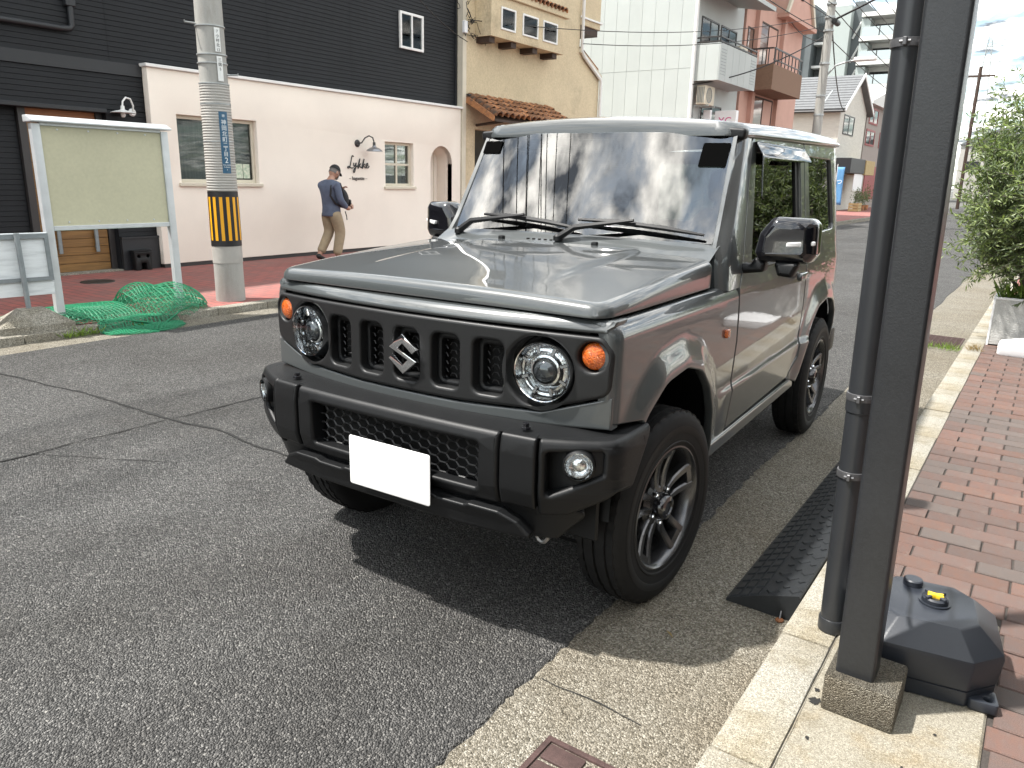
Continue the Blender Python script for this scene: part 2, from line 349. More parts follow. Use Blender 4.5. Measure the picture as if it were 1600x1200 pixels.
def brickpave():
    m = bpy.data.materials.new('red_pavers'); m.use_nodes = True; MATS['red_pavers'] = m; t = m.node_tree; b = t.nodes['Principled BSDF']; n = t.nodes.new; l = t.links.new
    tcn = n('ShaderNodeTexCoord'); br = n('ShaderNodeTexBrick'); br.inputs['Scale'].default_value = 1; br.inputs['Brick Width'].default_value = .21; br.inputs['Row Height'].default_value = .105; br.inputs['Mortar Size'].default_value = .006
    br.inputs['Color1'].default_value = (.30, .090, .075, 1); br.inputs['Color2'].default_value = (.21, .080, .07, 1); br.inputs['Mortar'].default_value = (.10, .06, .055, 1); br.inputs['Bias'].default_value = -.1
    l(tcn.outputs['Object'], br.inputs['Vector'])
    nn = n('ShaderNodeTexNoise'); nn.inputs['Scale'].default_value = 1.4; nn.inputs['Detail'].default_value = 8; l(tcn.outputs['Object'], nn.inputs['Vector'])
    mr = n('ShaderNodeMapRange'); mr.inputs[1].default_value = .4; mr.inputs[2].default_value = .7; mr.inputs[3].default_value = .0; mr.inputs[4].default_value = .45; l(nn.outputs[0], mr.inputs[0])
    mm = n('ShaderNodeMix'); mm.data_type = 'RGBA'; mm.inputs[7].default_value = (.20, .14, .125, 1); l(br.outputs[0], mm.inputs[6]); l(mr.outputs[0], mm.inputs[0]); l(mm.outputs[2], b.inputs['Base Color'])
    b.inputs['Roughness'].default_value = .85
    bp = n('ShaderNodeBump'); bp.inputs['Strength'].default_value = .4; bp.inputs['Distance'].default_value = .006; bp.invert = True; l(br.outputs[1], bp.inputs['Height']); l(bp.outputs[0], b.inputs['Normal'])
brickpave()
M('plain_ground', (.10, .098, .09), .95, var=.3, vscale=.3)

def sheet(name, pts, z, mat):
    bm = bmesh.new(); f = bm.faces.new([bm.verts.new((x, y, z)) for x, y in pts]); bmesh.ops.recalc_face_normals(bm, faces=[f])
    if f.normal.z < 0: f.normal_flip()
    me = bpy.data.meshes.new(name); bm.to_mesh(me); bm.free(); o = new_obj(name, me, mat); return struct(o)
sheet('ground', [(-900, -900), (900, -900), (900, 1600), (-900, 1600)], -.05, 'plain_ground')
rng = random.Random(3)
edge = []; y = -14.
while y < 60:
    edge.append((.600+rng.uniform(-.009, .009)+.008*math.sin(y*3.1), y)); y += rng.uniform(.015, .04) if -1.5 < y < 3 else .3
road = sheet('road', [(-4.80, -14), *edge, (.6, 170), (-4.8, 170)], .006, 'asphalt')
# asphalt edge: worn lip over the gutter
bm = bmesh.new(); A = [bm.verts.new((x, y, .0062)) for x, y in edge]; B = [bm.verts.new((x+.004+rng.uniform(0, .006), y, -.001)) for x, y in edge]
for k in range(len(A)-1): bm.faces.new((A[k], A[k+1], B[k+1], B[k]))
new_obj('asphalt_lip', finish(bm, 'lip', None), 'asphalt', road)
# cracks in the asphalt: thin open seams
M('crack_dark', (.016, .016, .015), .95, fine=.5, fscale=300)
def crack(pts, w0, amp, seed):
    r = random.Random(seed); P = []
    for (x0, y0), (x1, y1) in zip(pts, pts[1:]):
        k = max(2, int(math.hypot(x1-x0, y1-y0)/.03))
        for i in range(k): P.append((x0+(x1-x0)*i/k, y0+(y1-y0)*i/k))
    bm = bmesh.new(); pa = pb = None
    dx, dy = pts[-1][0]-pts[0][0], pts[-1][1]-pts[0][1]; l = math.hypot(dx, dy); nx_, ny_ = -dy/l, dx/l; o = 0
    for i, (x, y) in enumerate(P):
        o = o*.9+r.uniform(-amp, amp); o2 = o+.012*noise.noise((x*4, y*4, seed)); w = w0*(.35+.9*abs(noise.noise((x*3.3, y*3.3, seed+5)))*1.6+r.uniform(0, .3))
        a = bm.verts.new((x+nx_*(o2+w), y+ny_*(o2+w), .0105)); b = bm.verts.new((x+nx_*(o2-w), y+ny_*(o2-w), .0105))
        if pa: bm.faces.new((pa, a, b, pb))
        pa, pb = a, b
    o_ = new_obj('crack', finish(bm, 'crack', None), 'crack_dark', road)
    return o_
crack([(-4.79, -.11), (-4.2, -.05), (-3.17, .06), (-2.42, .10), (-2.04, .15), (-1.63, .10), (-1.27, .118), (-.5, .16), (.55, .2)], .010, .006, 1)
crack([(-2.43, -3.0), (-2.40, -.8), (-2.415, -.40), (-2.405, -.16), (-2.40, .1)], .007, .005, 2)
crack([(-2.40, .1), (-2.36, .86), (-2.38, 2.5), (-2.36, 6), (-2.4, 12)], .006, .004, 3)
crack([(-2.5, -.72), (-2.2, -.55), (-1.75, -.30)], .003, .003, 5)
# gutters
sheet('gutter', [(.575, -14), (1.17, -14), (1.17, 60), (.575, 60)], .0, 'gutter_concrete')
sheet('gutter', [(-5.12, -14), (-4.78, -14), (-4.78, 60), (-5.12, 60)], .002, 'gutter_concrete')
crk = crack([(.625, -.62), (.82, -.618), (.98, -.628)], .0022, .003, 8); crk.location.z = -.007
# right kerb of 0.6 m stones, concrete pad, pavers
KZ = .10
kerb = struct(new_obj('kerb', None)); kerb.empty_display_size = .1
bm = bmesh.new(); bx(bm, 0, .142, -.2975, .2975, -.12, KZ, .008, 2); kme = finish(bm, 'kerb_stone', 35); kme.materials.append(MATS['kerb_concrete'])
yk = 2.29
for i in range(-7, 40):
    o = bpy.data.objects.new('kerb_stone', kme); COL.objects.link(o); o.parent = kerb; o.location = (1.158+rng.uniform(-.002, .002), yk+.60*i-.3, rng.uniform(-.003, .002))
box('kerb_run', 1.158, 1.30, 25.7, 60, -.12, KZ, 'kerb_concrete', kerb)
bm = bmesh.new(); bx(bm, 1.3012, 1.700, -3.0, .33, -.1, KZ+.002, .006, 1); struct(new_obj('concrete_pad', finish(bm, 'pad', 35), 'pad_concrete'))
crk = crack([(1.301, -3.0), (1.302, .3)], .0012, .001, 11); crk.location.z = KZ-.002
pave = sheet('pavement', [(1.28, -3.2), (9, -3.2), (9, 60), (1.28, 60)], KZ-.008, 'sand_joint')
pm = []
for k in range(5):
    for v in range(3):
        bm = bmesh.new(); bx(bm, -.1015, .1015, -.0475, .0475, -.05, KZ, 0)
        for q in bm.verts: q.co.x += rng.uniform(-.0015, .0015); q.co.y += rng.uniform(-.0015, .0015)
        es = [e for e in bm.edges if e.verts[0].co.z > 0 and e.verts[1].co.z > 0]; bmesh.ops.bevel(bm, geom=es, offset=.0035, segments=1, affect='EDGES')
        me = finish(bm, 'brick', None); me.materials.append(MATS['paver_%d' % k]); pm.append(me)
cand = []
for j in range(-30, 75):
    yy = .030+.1005*j
    for i in range(0, 22):
        xx = 1.503-.105+(i-2)*.210+(.105 if j % 2 else 0)
        x0 = 1.303 if yy > .38 else 1.703
        if xx+.1015 < x0+.03: continue
        cand.append((xx, yy, x0))
cand.sort(key=lambda c: (abs(math.atan2(c[0]-1.634, c[1]+2.281)-R(-4)) > R(14), (c[0]-1.634)**2+(c[1]+2.281)**2 if c[1] > -1.2 else 99))
rest = bmesh.new()
for idx, (xx, yy, x0) in enumerate(cand):
    # colours drift in clusters
    q = noise.noise((xx*1.3, yy*1.3, 3.1))*1.6+rng.uniform(-.9, .9); c = 0 if q > .55 else 3 if q > .25 else 1 if q > -.2 else 4 if q > -.6 else 2
    dz = rng.uniform(-.0025, .002)
    lo = max(xx-.1015, x0); hi = xx+.1015
    if idx < 298:
        o = bpy.data.objects.new('brick', pm[c*3+idx % 3]); COL.objects.link(o); o.parent = pave
        o.location = ((lo+hi)/2, yy, dz); o.scale.x = (hi-lo)/.203; o.rotation_euler.z = rng.uniform(-.008, .008)
    else: bx(rest, lo, hi, yy-.0475, yy+.0475, .05, KZ+dz); [setattr(f, 'material_index', c) for f in rest.faces[-6:]]
rest.faces.ensure_lookup_table()
me = bpy.data.meshes.new('pavers'); rest.to_mesh(me); rest.free()
for k in range(5): me.materials.append(MATS['paver_%d' % k])
o = new_obj('brick_field', me, None, pave); o['kind'] = 'stuff'
sheet('pavement', [(1.31, 7.58), (9, 7.58), (9, 60), (1.31, 60)], KZ-.002, 'red_pavers')
# left side: kerb and red pavement
LZ = .07
kerb2 = struct(new_obj('kerb', None)); kerb2.empty_display_size = .1
bm = bmesh.new(); bx(bm, -.14, 0, -.2975, .2975, -.12, LZ+.004, .012, 2); kme2 = finish(bm, 'kerb_stone', 35); kme2.materials.append(MATS['old_concrete'])
for i in range(-12, 40):
    o = bpy.data.objects.new('kerb_stone', kme2); COL.objects.link(o); o.parent = kerb2; o.location = (-5.105+rng.uniform(-.003, .003), .6*i+.2, rng.uniform(-.004, .003))
box('kerb_run', -5.245, -5.105, 24, 60, -.12, LZ, 'old_concrete', kerb2)
sheet('pavement', [(-8.9, -14), (-5.24, -14), (-5.24, 60), (-8.9, 60)], LZ, 'red_pavers')
sheet('forecourt', [(-60, 15.6), (-8.6, 15.6), (-8.6, 60), (-60, 60)], LZ-.004, 'old_concrete')
# drain grates
M('rusty_iron', (.085, .050, .045), .7, metal=.3, var=.4, vscale=30, fine=.3, fscale=500, bump=.3, bscale=300)
def grate(name, x0, x1, y0, y1, z, nx_, ny_, label):
    g = thing(name, label, 'drain grate', ((x0+x1)/2, (y0+y1)/2, z)); w, h = (x1-x0)/2, (y1-y0)/2; f = .016
    plate('frame', rect(-w, w, -h, h), 'rusty_iron', g, [rect(-w+f, w-f, -h+f, h-f)], depth=.03, bev=.002, fn=lambda u, v, ww: (u, v, ww+.007))
    box('pit', -w+.01, w-.01, -h+.01, h-.01, -.014, -.012, 'dark_void', g)
    pw, ph = (2*w-2*f)/nx_, (2*h-2*f)/ny_
    for i in range(nx_):
        for j in range(ny_):
            cx0, cy0 = -w+f+pw*(i+.5), -h+f+ph*(j+.5)
            if (i % 3 == 1 and ny_ < 14): plate('bar', rect(cx0-pw*.46, cx0+pw*.46, cy0-ph*.20, cy0+ph*.20, .004), 'rusty_iron', g, depth=.014, bev=.002, fn=lambda u, v, ww: (u, v, ww+.005))
            elif ny_ < 14: plate('plate_block', rect(cx0-pw*.47, cx0+pw*.47, cy0-ph*.42, cy0+ph*.42, .006), 'rusty_iron', g, depth=.014, bev=.003, fn=lambda u, v, ww: (u, v, ww+.006))
    if ny_ >= 14:
        for j in range(ny_): box('bar', -w+f, w-f, -h+f+ph*(j+.3), -h+f+ph*(j+.7), -.012, .005, 'rusty_iron', g)
        for i in range(1, nx_): box('cross_bar', -w+f+pw*i-.005, -w+f+pw*i+.005, -h+f, h-f, -.010, .003, 'rusty_iron', g)
    return g
grate('drain_grate', .772, 1.14, -1.32, -.815, .0, 3, 7, 'rusty cast iron drain grate set in the gutter beside the stained concrete pad')
grate('drain_grate', .79, 1.10, 5.62, 6.22, .0, 6, 16, 'rusty barred drain grate in the gutter beside the leafy planter box')
g = thing('manhole_cover', 'small dark round manhole cover in the red brick pavement', 'manhole cover', (-7.78, 2.5, LZ))
latheo('cover', [(0, .004), (.16, .004), (.165, .008), (.185, .008), (.19, .001)], 'steel_dark', g, 32)

# blotches of old asphalt on the pad
def blotch(x, y, r, seed):
    q = random.Random(seed); bm = bmesh.new(); n = 18; bm.faces.new([bm.verts.new((x+r*q.uniform(.45, 1.1)*math.cos(2*PI*k/n), y+r*1.3*q.uniform(.45, 1.1)*math.sin(2*PI*k/n), 0)) for k in range(n)])
    o = new_obj('asphalt_blotch', finish(bm, 'bl', None), 'crack_dark', PADO); o.location.z = KZ+.0045
PADO = bpy.data.objects['concrete_pad']
for x, y, r, sd in ((1.325, -.395, .018, 1), (1.318, -.345, .008, 2), (1.345, -.55, .006, 3), (1.42, -.70, .009, 4), (1.55, -.52, .004, 5), (1.48, -.62, .004, 6), (1.60, -.35, .005, 7)): blotch(x, y, r, sd)

# ================================================================== near side: post, pipe, tank, ramp, planter
M('post_paint', (.022, .0235, .026), .34, var=.25, vscale=3, bump=.07, bscale=230, fine=.10, fscale=90)
M('pipe_plastic', (.026, .028, .031), .34, var=.15, vscale=4)
M('tank_plastic', (.022, .026, .034), .36, bump=.08, bscale=500, var=.15, vscale=8)
M('ramp_rubber', (.014, .016, .018), .5, var=.35, vscale=18, bump=.15, bscale=400)
M('yellow_plastic', (.75, .50, .02), .4)
M('white_plastic', (.78, .79, .80), .45, var=.06, vscale=6)
M('galvanized', (.40, .42, .42), .45, metal=.4, var=.2, vscale=12)
M('zinc_dark', (.14, .14, .145), .45, metal=.6, var=.3, vscale=20)
LEAN = -.0155
ftg = tag(box('concrete_footing', 1.341, 1.512, -.415, -.245, KZ, KZ+.105, 'block_concrete', None, .008, 2), 'square rough concrete block under the dark steel post', 'concrete block')
post = thing('steel_post', 'tall dark grey square steel post standing on a concrete block', 'post', (1.4055, -.340, KZ+.105)); post.rotation_euler = (0, LEAN, 0)
plate('column', rect(-.046, .046, -.046, .046, .009, 4), 'post_paint', post, depth=3.2, fn=lambda u, v, w: (u, v, 3.2+w), gv=None)
dp = thing('downpipe', 'dark grey round plastic downpipe clamped beside the steel post', 'downpipe', (1.278, -.005, KZ+.002)); dp.rotation_euler = (0, LEAN, 0)
latheo('pipe', [(.0365, 0), (.0365, 3.2)], 'pipe_plastic', dp, 28)
latheo('foot_socket', [(.0365, .0), (.041, .0), (.041, .035), (.0395, .040), (.0368, .041)], 'pipe_plastic', dp, 28)
for z in (.505, .735, 1.655):
    cl = latheo('clamp', [(.0368, -.011), (.0405, -.010), (.041, 0), (.0405, .010), (.0368, .011)], 'zinc_dark', dp, 28, loc=(0, 0, z))
    b_ = tubeo('clamp_arm', [(.036, -.01, 0), (.075, -.16, 0), (.085, -.29, 0)], .006, 'zinc_dark', cl, 6)
    bm = bmesh.new(); bx(bm, -.004, .006, -.054, -.034, -.010, .010, .002); tube(bm, [(-.012, -.045, 0), (.014, -.045, 0)], .004, 6); new_obj('clamp_screw', finish(bm, 'sc', 30), 'zinc_dark', cl)
latheo('socket_collar', [(.0368, .690), (.0395, .692), (.0395, .728), (.0368, .730)], 'pipe_plastic', dp, 28)

# octagonal water tank base
tk = thing('water_tank_base', 'dark plastic octagonal water-filled sign base with yellow cap beside the steel post', 'tank base', (1.515, -.030, KZ+.002), R(9))
def octo(h, c): return [(-h+c, -h), (h-c, -h), (h, -h+c), (h, h-c), (h-c, h), (-h+c, h), (-h, h-c), (-h, -h+c)]
bm = bmesh.new(); rings = []
for hh, cc, z in ((.170, .070, .0), (.176, .072, .004), (.178, .073, .045), (.1745, .071, .047), (.1745, .071, .050), (.180, .074, .052), (.186, .076, .125), (.183, .075, .137), (.125, .050, .186), (.118, .047, .190)):
    rings.append([bm.verts.new((x, y, z)) for x, y in fillet(octo(hh, cc), .012, 3)])
for A, B in zip(rings, rings[1:]):
    n = len(A)
    for j in range(n): bm.faces.new((A[j], A[(j+1) % n], B[(j+1) % n], B[j]))
bm.faces.new(rings[-1]); bm.faces.new(rings[0][::-1])
new_obj('tank_body', finish(bm, 'tank', 28), 'tank_plastic', tk)
bm = bmesh.new(); lathe(bm, [(.026, .190), (.026, .206), (.022, .209), (.0, .209)], 24); new_obj('filler_cap', finish(bm, 'cap', 35), 'tank_plastic', tk, (-.035, .085, 0))
bm = bmesh.new(); lathe(bm, [(.040, .190), (.040, .195), (.034, .195), (.034, .206), (.028, .210), (.020, .206), (0, .206)], 28); sock = new_obj('pole_socket', finish(bm, 'cap', 35), 'tank_plastic', tk, (.018, .0, 0))
for a in range(4):
    bm = bmesh.new(); bx(bm, -.005, .005, .016, .034, .203, .216, .002); q = new_obj('socket_lug', finish(bm, 'lug', 30), 'tank_plastic', sock); q.rotation_euler.z = R(45+90*a)
plate('socket_plug', fillet([(-.022, -.012), (0, -.007), (.022, -.012), (.017, 0), (.022, .012), (0, .007), (-.022, .012), (-.017, 0)], .003), 'yellow_plastic', sock, depth=.014, bev=.002, fn=lambda u, v, w: (u, v, .217+w))
for sx, sy in ((1, -1), (1, 1), (-1, 1)):
    plate('corner_tab', fillet([(sx*.100, sy*.178), (sx*.182, sy*.182), (sx*.178, sy*.100)], .010), 'tank_plastic', tk, [circ(sx*.158, sy*.158, .011, 16)], depth=.030, bev=.004, fn=lambda u, v, w: (u, v, .032+w))
tag(tubeo('cable_loop', [(1.60, .085, KZ+.03), (1.63, .12, KZ+.05), (1.66, .11, KZ+.03)], .003, 'black_plastic', None, 6), 'short bit of black cord beside the dark tank base', 'cord') if False else None

# rubber kerb ramp: wedge with raised treads
rp_ = thing('kerb_ramp', 'black rubber kerb ramp with raised tread blocks lying in the gutter', 'kerb ramp', (.908, .127, .001))
RL, RW, RH, RK = 1.80, .243, .098, .115
def rz(x): return .010+(RH*.60-.010)*x/RK if x < RK else RH*.60+RH*.40*(x-RK)/(RW-RK)
bm = bmesh.new(); prof = [(0, 0), (0, .010), (.012, rz(.012)), (RK-.006, rz(RK-.006)), (RK+.006, rz(RK+.006)), (RW-.006, RH), (RW, RH-.006), (RW, 0)]
A = [bm.verts.new((x, 0, z)) for x, z in prof]; B = [bm.verts.new((x, RL, z)) for x, z in prof]
for j in range(len(prof)): bm.faces.new((A[j], A[(j+1) % len(prof)], B[(j+1) % len(prof)], B[j]))
bm.faces.new(A); bm.faces.new(B[::-1]); new_obj('wedge', finish(bm, 'wedge', 30), 'ramp_rubber', rp_)
def pad(bm, cx0, cy0, hw, hh, rot):
    c, s = math.cos(rot), math.sin(rot); P = []
    for k, sh in ((0, 1.), (.0050, .84)):
        P.append([bm.verts.new((cx0+(a*c-b*s)*sh, cy0+(a*s+b*c)*sh, rz(cx0+(a*c-b*s)*sh)+k+.0002)) for a, b in ((-hw, -hh), (hw, -hh), (hw, hh), (-hw, hh))])
    for j in range(4): bm.faces.new((P[0][j], P[0][(j+1) % 4], P[1][(j+1) % 4], P[1][j]))
    bm.faces.new(P[1])
cnt = 0
for j in range(28):
    for i in range(3):
        bm = bmesh.new(); pad(bm, .024+i*.034, .034+j*.0625+(.0 if i != 1 else .0), .0145, .025, 0); new_obj('tread_block', finish(bm, 'tb', None), 'ramp_rubber', rp_)
for j in range(24):
    for i in range(3):
        bm = bmesh.new(); big = (i+j) % 2 == 0; s_ = .0155 if big else .0085; pad(bm, RK+.028+i*.037, .040+j*.075+(.03 if i == 1 else 0), s_*1.15, s_, R(35)); new_obj('tread_stud', finish(bm, 'tb', None), 'ramp_rubber', rp_)
sc_ = thing('anchor_screw', 'rusty anchor screw lying at the end of the rubber ramp', 'screw', (1.098, .108, .002), R(20))
M('rust', (.23, .09, .035), .8, var=.5, vscale=60)
bm = bmesh.new(); lathe(bm, [(.014, 0), (.014, .004), (.009, .008), (0, .009)], 10); new_obj('head', finish(bm, 'h', 30), 'rust', sc_)
tubeo('shank', [(0, 0, .006), (.004, .012, .030)], .0032, 'zinc_dark', sc_, 6)

# planter with olive bush
M('planter_stone', (.50, .50, .48), .85, var=.2, vscale=18, bump=.8, bscale=70, fine=.2, fscale=200)
M('soil', (.05, .035, .025), .95, bump=.8, bscale=60)
pt = thing('planter_box', 'pale textured stone planter box standing at the edge of the brick pavement', 'planter', (1.31, 5.46, KZ))
boxes('wall', [(0, .75, 0, .03, .012, .40), (0, .75, .42, .45, .012, .40), (.001, .03, .03, .42, .012, .40), (.72, .749, .03, .42, .012, .40)], 'planter_stone', pt)
box('rim', -.006, .756, -.006, .032, .40, .418, 'white_plastic', pt, .003); box('rim', -.006, .026, .034, .456, .40, .418, 'white_plastic', pt, .003)
box('soil', .03, .72, .03, .42, .33, .375, 'soil', pt); box('corner_post', -.004, .012, -.004, .012, .0, .41, 'white_plastic', pt); box('base', .01, .74, .01, .44, 0, .012, 'black_plastic', pt)
def leafmat(name, c, c2):
    m = M(name, c, .45, col2=c2, vscale=5, rnd=.0); t = m.node_tree; b = t.nodes['Principled BSDF']
    n = t.nodes.new; tr = n('ShaderNodeBsdfTranslucent'); tr.inputs[0].default_value = (c[0]*1.5, c[1]*1.6, c[2]*.8, 1); mx_ = n('ShaderNodeMixShader'); mx_.inputs[0].default_value = .28
    t.links.new(b.outputs[0], mx_.inputs[1]); t.links.new(tr.outputs[0], mx_.inputs[2]); t.links.new(mx_.outputs[0], t.nodes['Material Output'].inputs[0])
leafmat('olive_leaf', (.085, .12, .052), (.16, .205, .10)); leafmat('olive_leaf_light', (.19, .25, .09), (.27, .32, .13)); leafmat('grassy_leaf', (.14, .23, .035), (.22, .30, .06)); leafmat('dry_leaf', (.28, .20, .09), (.18, .12, .05))
M('bark', (.15, .135, .11), .9, var=.4, vscale=30, bump=.5, bscale=120)
def leaf(bm, p, d, up, ln, wd, mi=0):
    d = d.normalized(); s = d.cross(up)
    if s.length < 1e-3: s = d.cross(Vector((1, 0, 0)))
    s.normalize(); n_ = s.cross(d)
    v = [bm.verts.new(q) for q in (p, p+d*ln*.45+s*wd+n_*wd*.25, p+d*ln-n_*ln*.08, p+d*ln*.45-s*wd+n_*wd*.25)]
    f1 = bm.faces.new((v[0], v[1], v[2])); f2 = bm.faces.new((v[0], v[2], v[3])); f1.material_index = f2.material_index = mi
def rvec(r): 
    while True:
        v = Vector((r.uniform(-1, 1), r.uniform(-1, 1), r.uniform(-1, 1)))
        if .01 < v.length < 1: return v.normalized()
def olive(t, base, n_main, height, spread, seed, shoots=26, lscale=1., n_leaf=17, keep=None):
    r = random.Random(seed); wood = bmesh.new(); lv = bmesh.new()
    def walk(p, d, ln, rad, steps, droop, curl=.22):
        pts = [p.copy()]
        for i in range(steps):
            d = (d+rvec(r)*curl+Vector((0, 0, droop))).normalized(); p = p+d*(ln/steps); pts.append(p.copy())
        return pts
    def twig(pts, rad):
        tube(wood, pts, [rad*(1-.75*i/(len(pts)-1)) for i in range(len(pts))], 4, False)
    def leaves(pts, dens):
        for a, b in zip(pts, pts[1:]):
            seg = b-a; k = max(1, int(seg.length*dens))
            for i in range(k):
                q = a+seg*((i+r.random())/k); out_ = (seg.normalized()*.75+rvec(r)*.8).normalized()
                leaf(lv, q, out_, rvec(r), r.uniform(.032, .058)*lscale, r.uniform(.0048, .0078)*lscale, 1 if r.random() < .42 else 0)
    for k in range(n_main):
        a = 2*PI*k/n_main+r.uniform(-.4, .4); d = Vector((math.cos(a)*.38, math.sin(a)*.38, 1)).normalized()
        stem = walk(base+Vector((math.cos(a)*.03, math.sin(a)*.03, 0)), d, height*r.uniform(.6, .95), .016, 9, .04)
        twig(stem, .016)
        for s in range(shoots):
            q = stem[r.randint(2, len(stem)-1)]+rvec(r)*.01; dd = rvec(r); dd.z = abs(dd.z)*.75+.05; dd.normalize()
            sh = walk(q, dd, spread*r.uniform(.35, 1.0), .005, 7, -.035 if r.random() < .6 else .06)
            if keep and not all(keep(p_) for p_ in sh): continue
            twig(sh, .0045); leaves(sh[1:], 62)
            for _ in range(3):
                q2 = sh[r.randint(2, 6)]; s2 = walk(q2, (rvec(r)+dd*.6).normalized(), spread*r.uniform(.18, .4), .003, 5, -.03)
                twig(s2, .0022); leaves(s2, 75)
    new_obj('branches', finish(wood, 'wood', 60, recalc=False, doubles=0), 'bark', t)
    me = bpy.data.meshes.new('leaves'); lv.to_mesh(me); lv.free(); me.materials.append(MATS['olive_leaf']); me.materials.append(MATS['olive_leaf_light'])
    new_obj('foliage', me, None, t)
ol = thing('olive_bush', 'wide feathery grey-green olive bush growing out of the stone planter box', 'bush', (1.56, 5.68, KZ+.36))
olive(ol, Vector((0, 0, 0)), 10, 1.85, .74, 21, 84, 1.2, keep=lambda p: -.62 < p.x < 1.2)
gp = thing('leafy_plant', 'low bright green strappy plant in the stone planter box under the olive', 'plant', (1.52, 5.56, KZ+.365))
bm = bmesh.new(); r_ = random.Random(5)
for k in range(260):
    a = r_.uniform(0, 2*PI); p = Vector((r_.uniform(-.17, .45), r_.uniform(-.06, .2), 0)); d = Vector((math.cos(a)*.6, math.sin(a)*.6, 1.)).normalized()
    leaf(bm, p, d, rvec(r_), r_.uniform(.12, .28), r_.uniform(.006, .011))
me = bpy.data.meshes.new('leaves'); bm.to_mesh(me); bm.free(); new_obj('leaves', me, 'grassy_leaf', gp)
ol2 = thing('olive_bush', 'second olive bush further along the brick pavement beyond the first planter box', 'bush', (1.95, 7.4, KZ))
olive(ol2, Vector((0, 0, 0)), 4, 2.0, .9, 33, 24)
pl2 = thing('planter_box', 'far pale planter box holding the second olive bush', 'planter', (1.60, 7.15, KZ))
boxes('wall', [(0, .75, 0, .03, 0, .40), (0, .75, .47, .5, 0, .40), (.001, .03, .03, .47, 0, .40), (.72, .749, .03, .47, 0, .40)], 'planter_stone', pl2); box('soil', .03, .72, .03, .47, .30, .36, 'soil', pl2)
for ch in ol2.children: ch.location.z = .34
wb = thing('white_sign_base', 'white plastic weighted sign base on the bricks in front of the planter', 'sign base', (1.66, 5.18, KZ+.001))
bm = bmesh.new(); rings = []
for hx_, hy_, z, r0 in ((.245, .16, 0, .03), (.25, .165, .012, .03), (.25, .165, .07, .03), (.235, .15, .085, .03), (.10, .07, .125, .02), (.09, .06, .128, .02)):
    rings.append([bm.verts.new((x, y, z)) for x, y in rect(-hx_, hx_, -hy_, hy_, r0, 4)])
for A, B in zip(rings, rings[1:]):
    for j in range(len(A)): bm.faces.new((A[j], A[(j+1) % len(A)], B[(j+1) % len(A)], B[j]))
bm.faces.new(rings[-1]); bm.faces.new(rings[0][::-1]); new_obj('base', finish(bm, 'wb', 30), 'white_plastic', wb)
latheo('filler_cap', [(.02, .128), (.02, .138), (0, .139)], 'white_plastic', wb, 16)
def weeds(x, y, z, n, h, seed, label, mat='grassy_leaf', sx=.05, sy=.1):
    r = random.Random(seed); bm = bmesh.new()
    for _ in range(n):
        a = r.uniform(0, 2*PI); leaf(bm, Vector((r.uniform(-sx, sx), r.uniform(-sy, sy), 0)), Vector((math.cos(a)*.7, math.sin(a)*.7, r.uniform(.4, 1.2))), rvec(r), r.uniform(.4, 1)*h, h*.03)
    me = bpy.data.meshes.new('weed'); bm.to_mesh(me); bm.free(); o = new_obj('weed_tuft', me, mat, None, (x, y, z)); return tag(o, label, 'weed')
weeds(.95, 5.52, .0, 120, .10, 1, 'low yellow-green weeds along the edge of the barred drain grate', sx=.15, sy=.08)
weeds(1.25, 5.10, KZ, 50, .09, 2, 'dry brown weed tuft on the kerb in front of the stone planter', 'dry_leaf', .05, .07)
weeds(-5.08, .95, .0, 70, .14, 3, 'grass tuft growing against the old kerb by the concrete sign foot', sx=.03, sy=.16)
weeds(-5.06, 1.45, .0, 16, .13, 4, 'few thin grass blades against the old kerb below the green net', sx=.02, sy=.05)
weeds(-5.30, .42, LZ, 60, .10, 6, 'dry grass tuft on the pavement edge beside the concrete sign foot', 'grassy_leaf', .1, .12)
tag(new_obj('fallen_leaf', None, None), '', '') if False else None
bm = bmesh.new(); leaf(bm, Vector((0, 0, .003)), Vector((1, .3, .0)), Vector((0, .3, 1)), .05, .006); lf = new_obj('fallen_leaf', finish(bm, 'lf', None, recalc=False), 'dry_leaf', None, tuple(onZ(1040, 985)), (0, 0, R(-50)))
tag(lf, 'thin dry yellow leaf on the gutter near the front wheel', 'leaf')

# ================================================================== far side: boards, net, utility pole
M('alu', (.60, .63, .64), .38, metal=.35, var=.12, vscale=7)
M('board_olive', (.50, .485, .34), .7, var=.12, vscale=1.5, fine=.04, fscale=40)
M('sign_back', (.70, .74, .75), .55, var=.16, vscale=3, stretch=(1, 1, 9), stain=((.50, .54, .55), 3, .52, .75))
M('frame_steel', (.24, .27, .28), .5, metal=.3, var=.2, vscale=15)
bb = thing('notice_board', 'empty olive notice board in a silver frame on two legs beside the green net', 'notice board', (-5.40, 1.51, LZ)); bb.rotation_euler = (0, R(-1.2), 0)
for y in (-.575, .565): plate('leg', rect(-.03, .03, y-.034, y+.034, .004), 'alu', bb, depth=1.68, fn=lambda u, v, w: (u, v, 1.68+w))
box('panel', -.012, .012, -.539, .529, .845, 1.665, 'board_olive', bb)
box('bottom_rail', -.025, .028, -.539, .529, .805, .845, 'alu', bb, .004); box('top_rail', -.025, .028, -.539, .529, 1.665, 1.695, 'alu', bb, .004)
plate('top_cap', fillet([(-.06, 1.69), (.085, 1.69), (.085, 1.705), (0, 1.745), (-.06, 1.745)], .006), 'alu', bb, depth=1.24, bev=.003, fn=lambda u, v, w: (u, .61+w, v))
for i in range(4):
    for z in (.875, 1.64): latheo('panel_screw', [(.008, .0), (.008, .004), (0, .006)], 'alu', bb, 8, 'x', (.0125, -.40+.26*i, z))
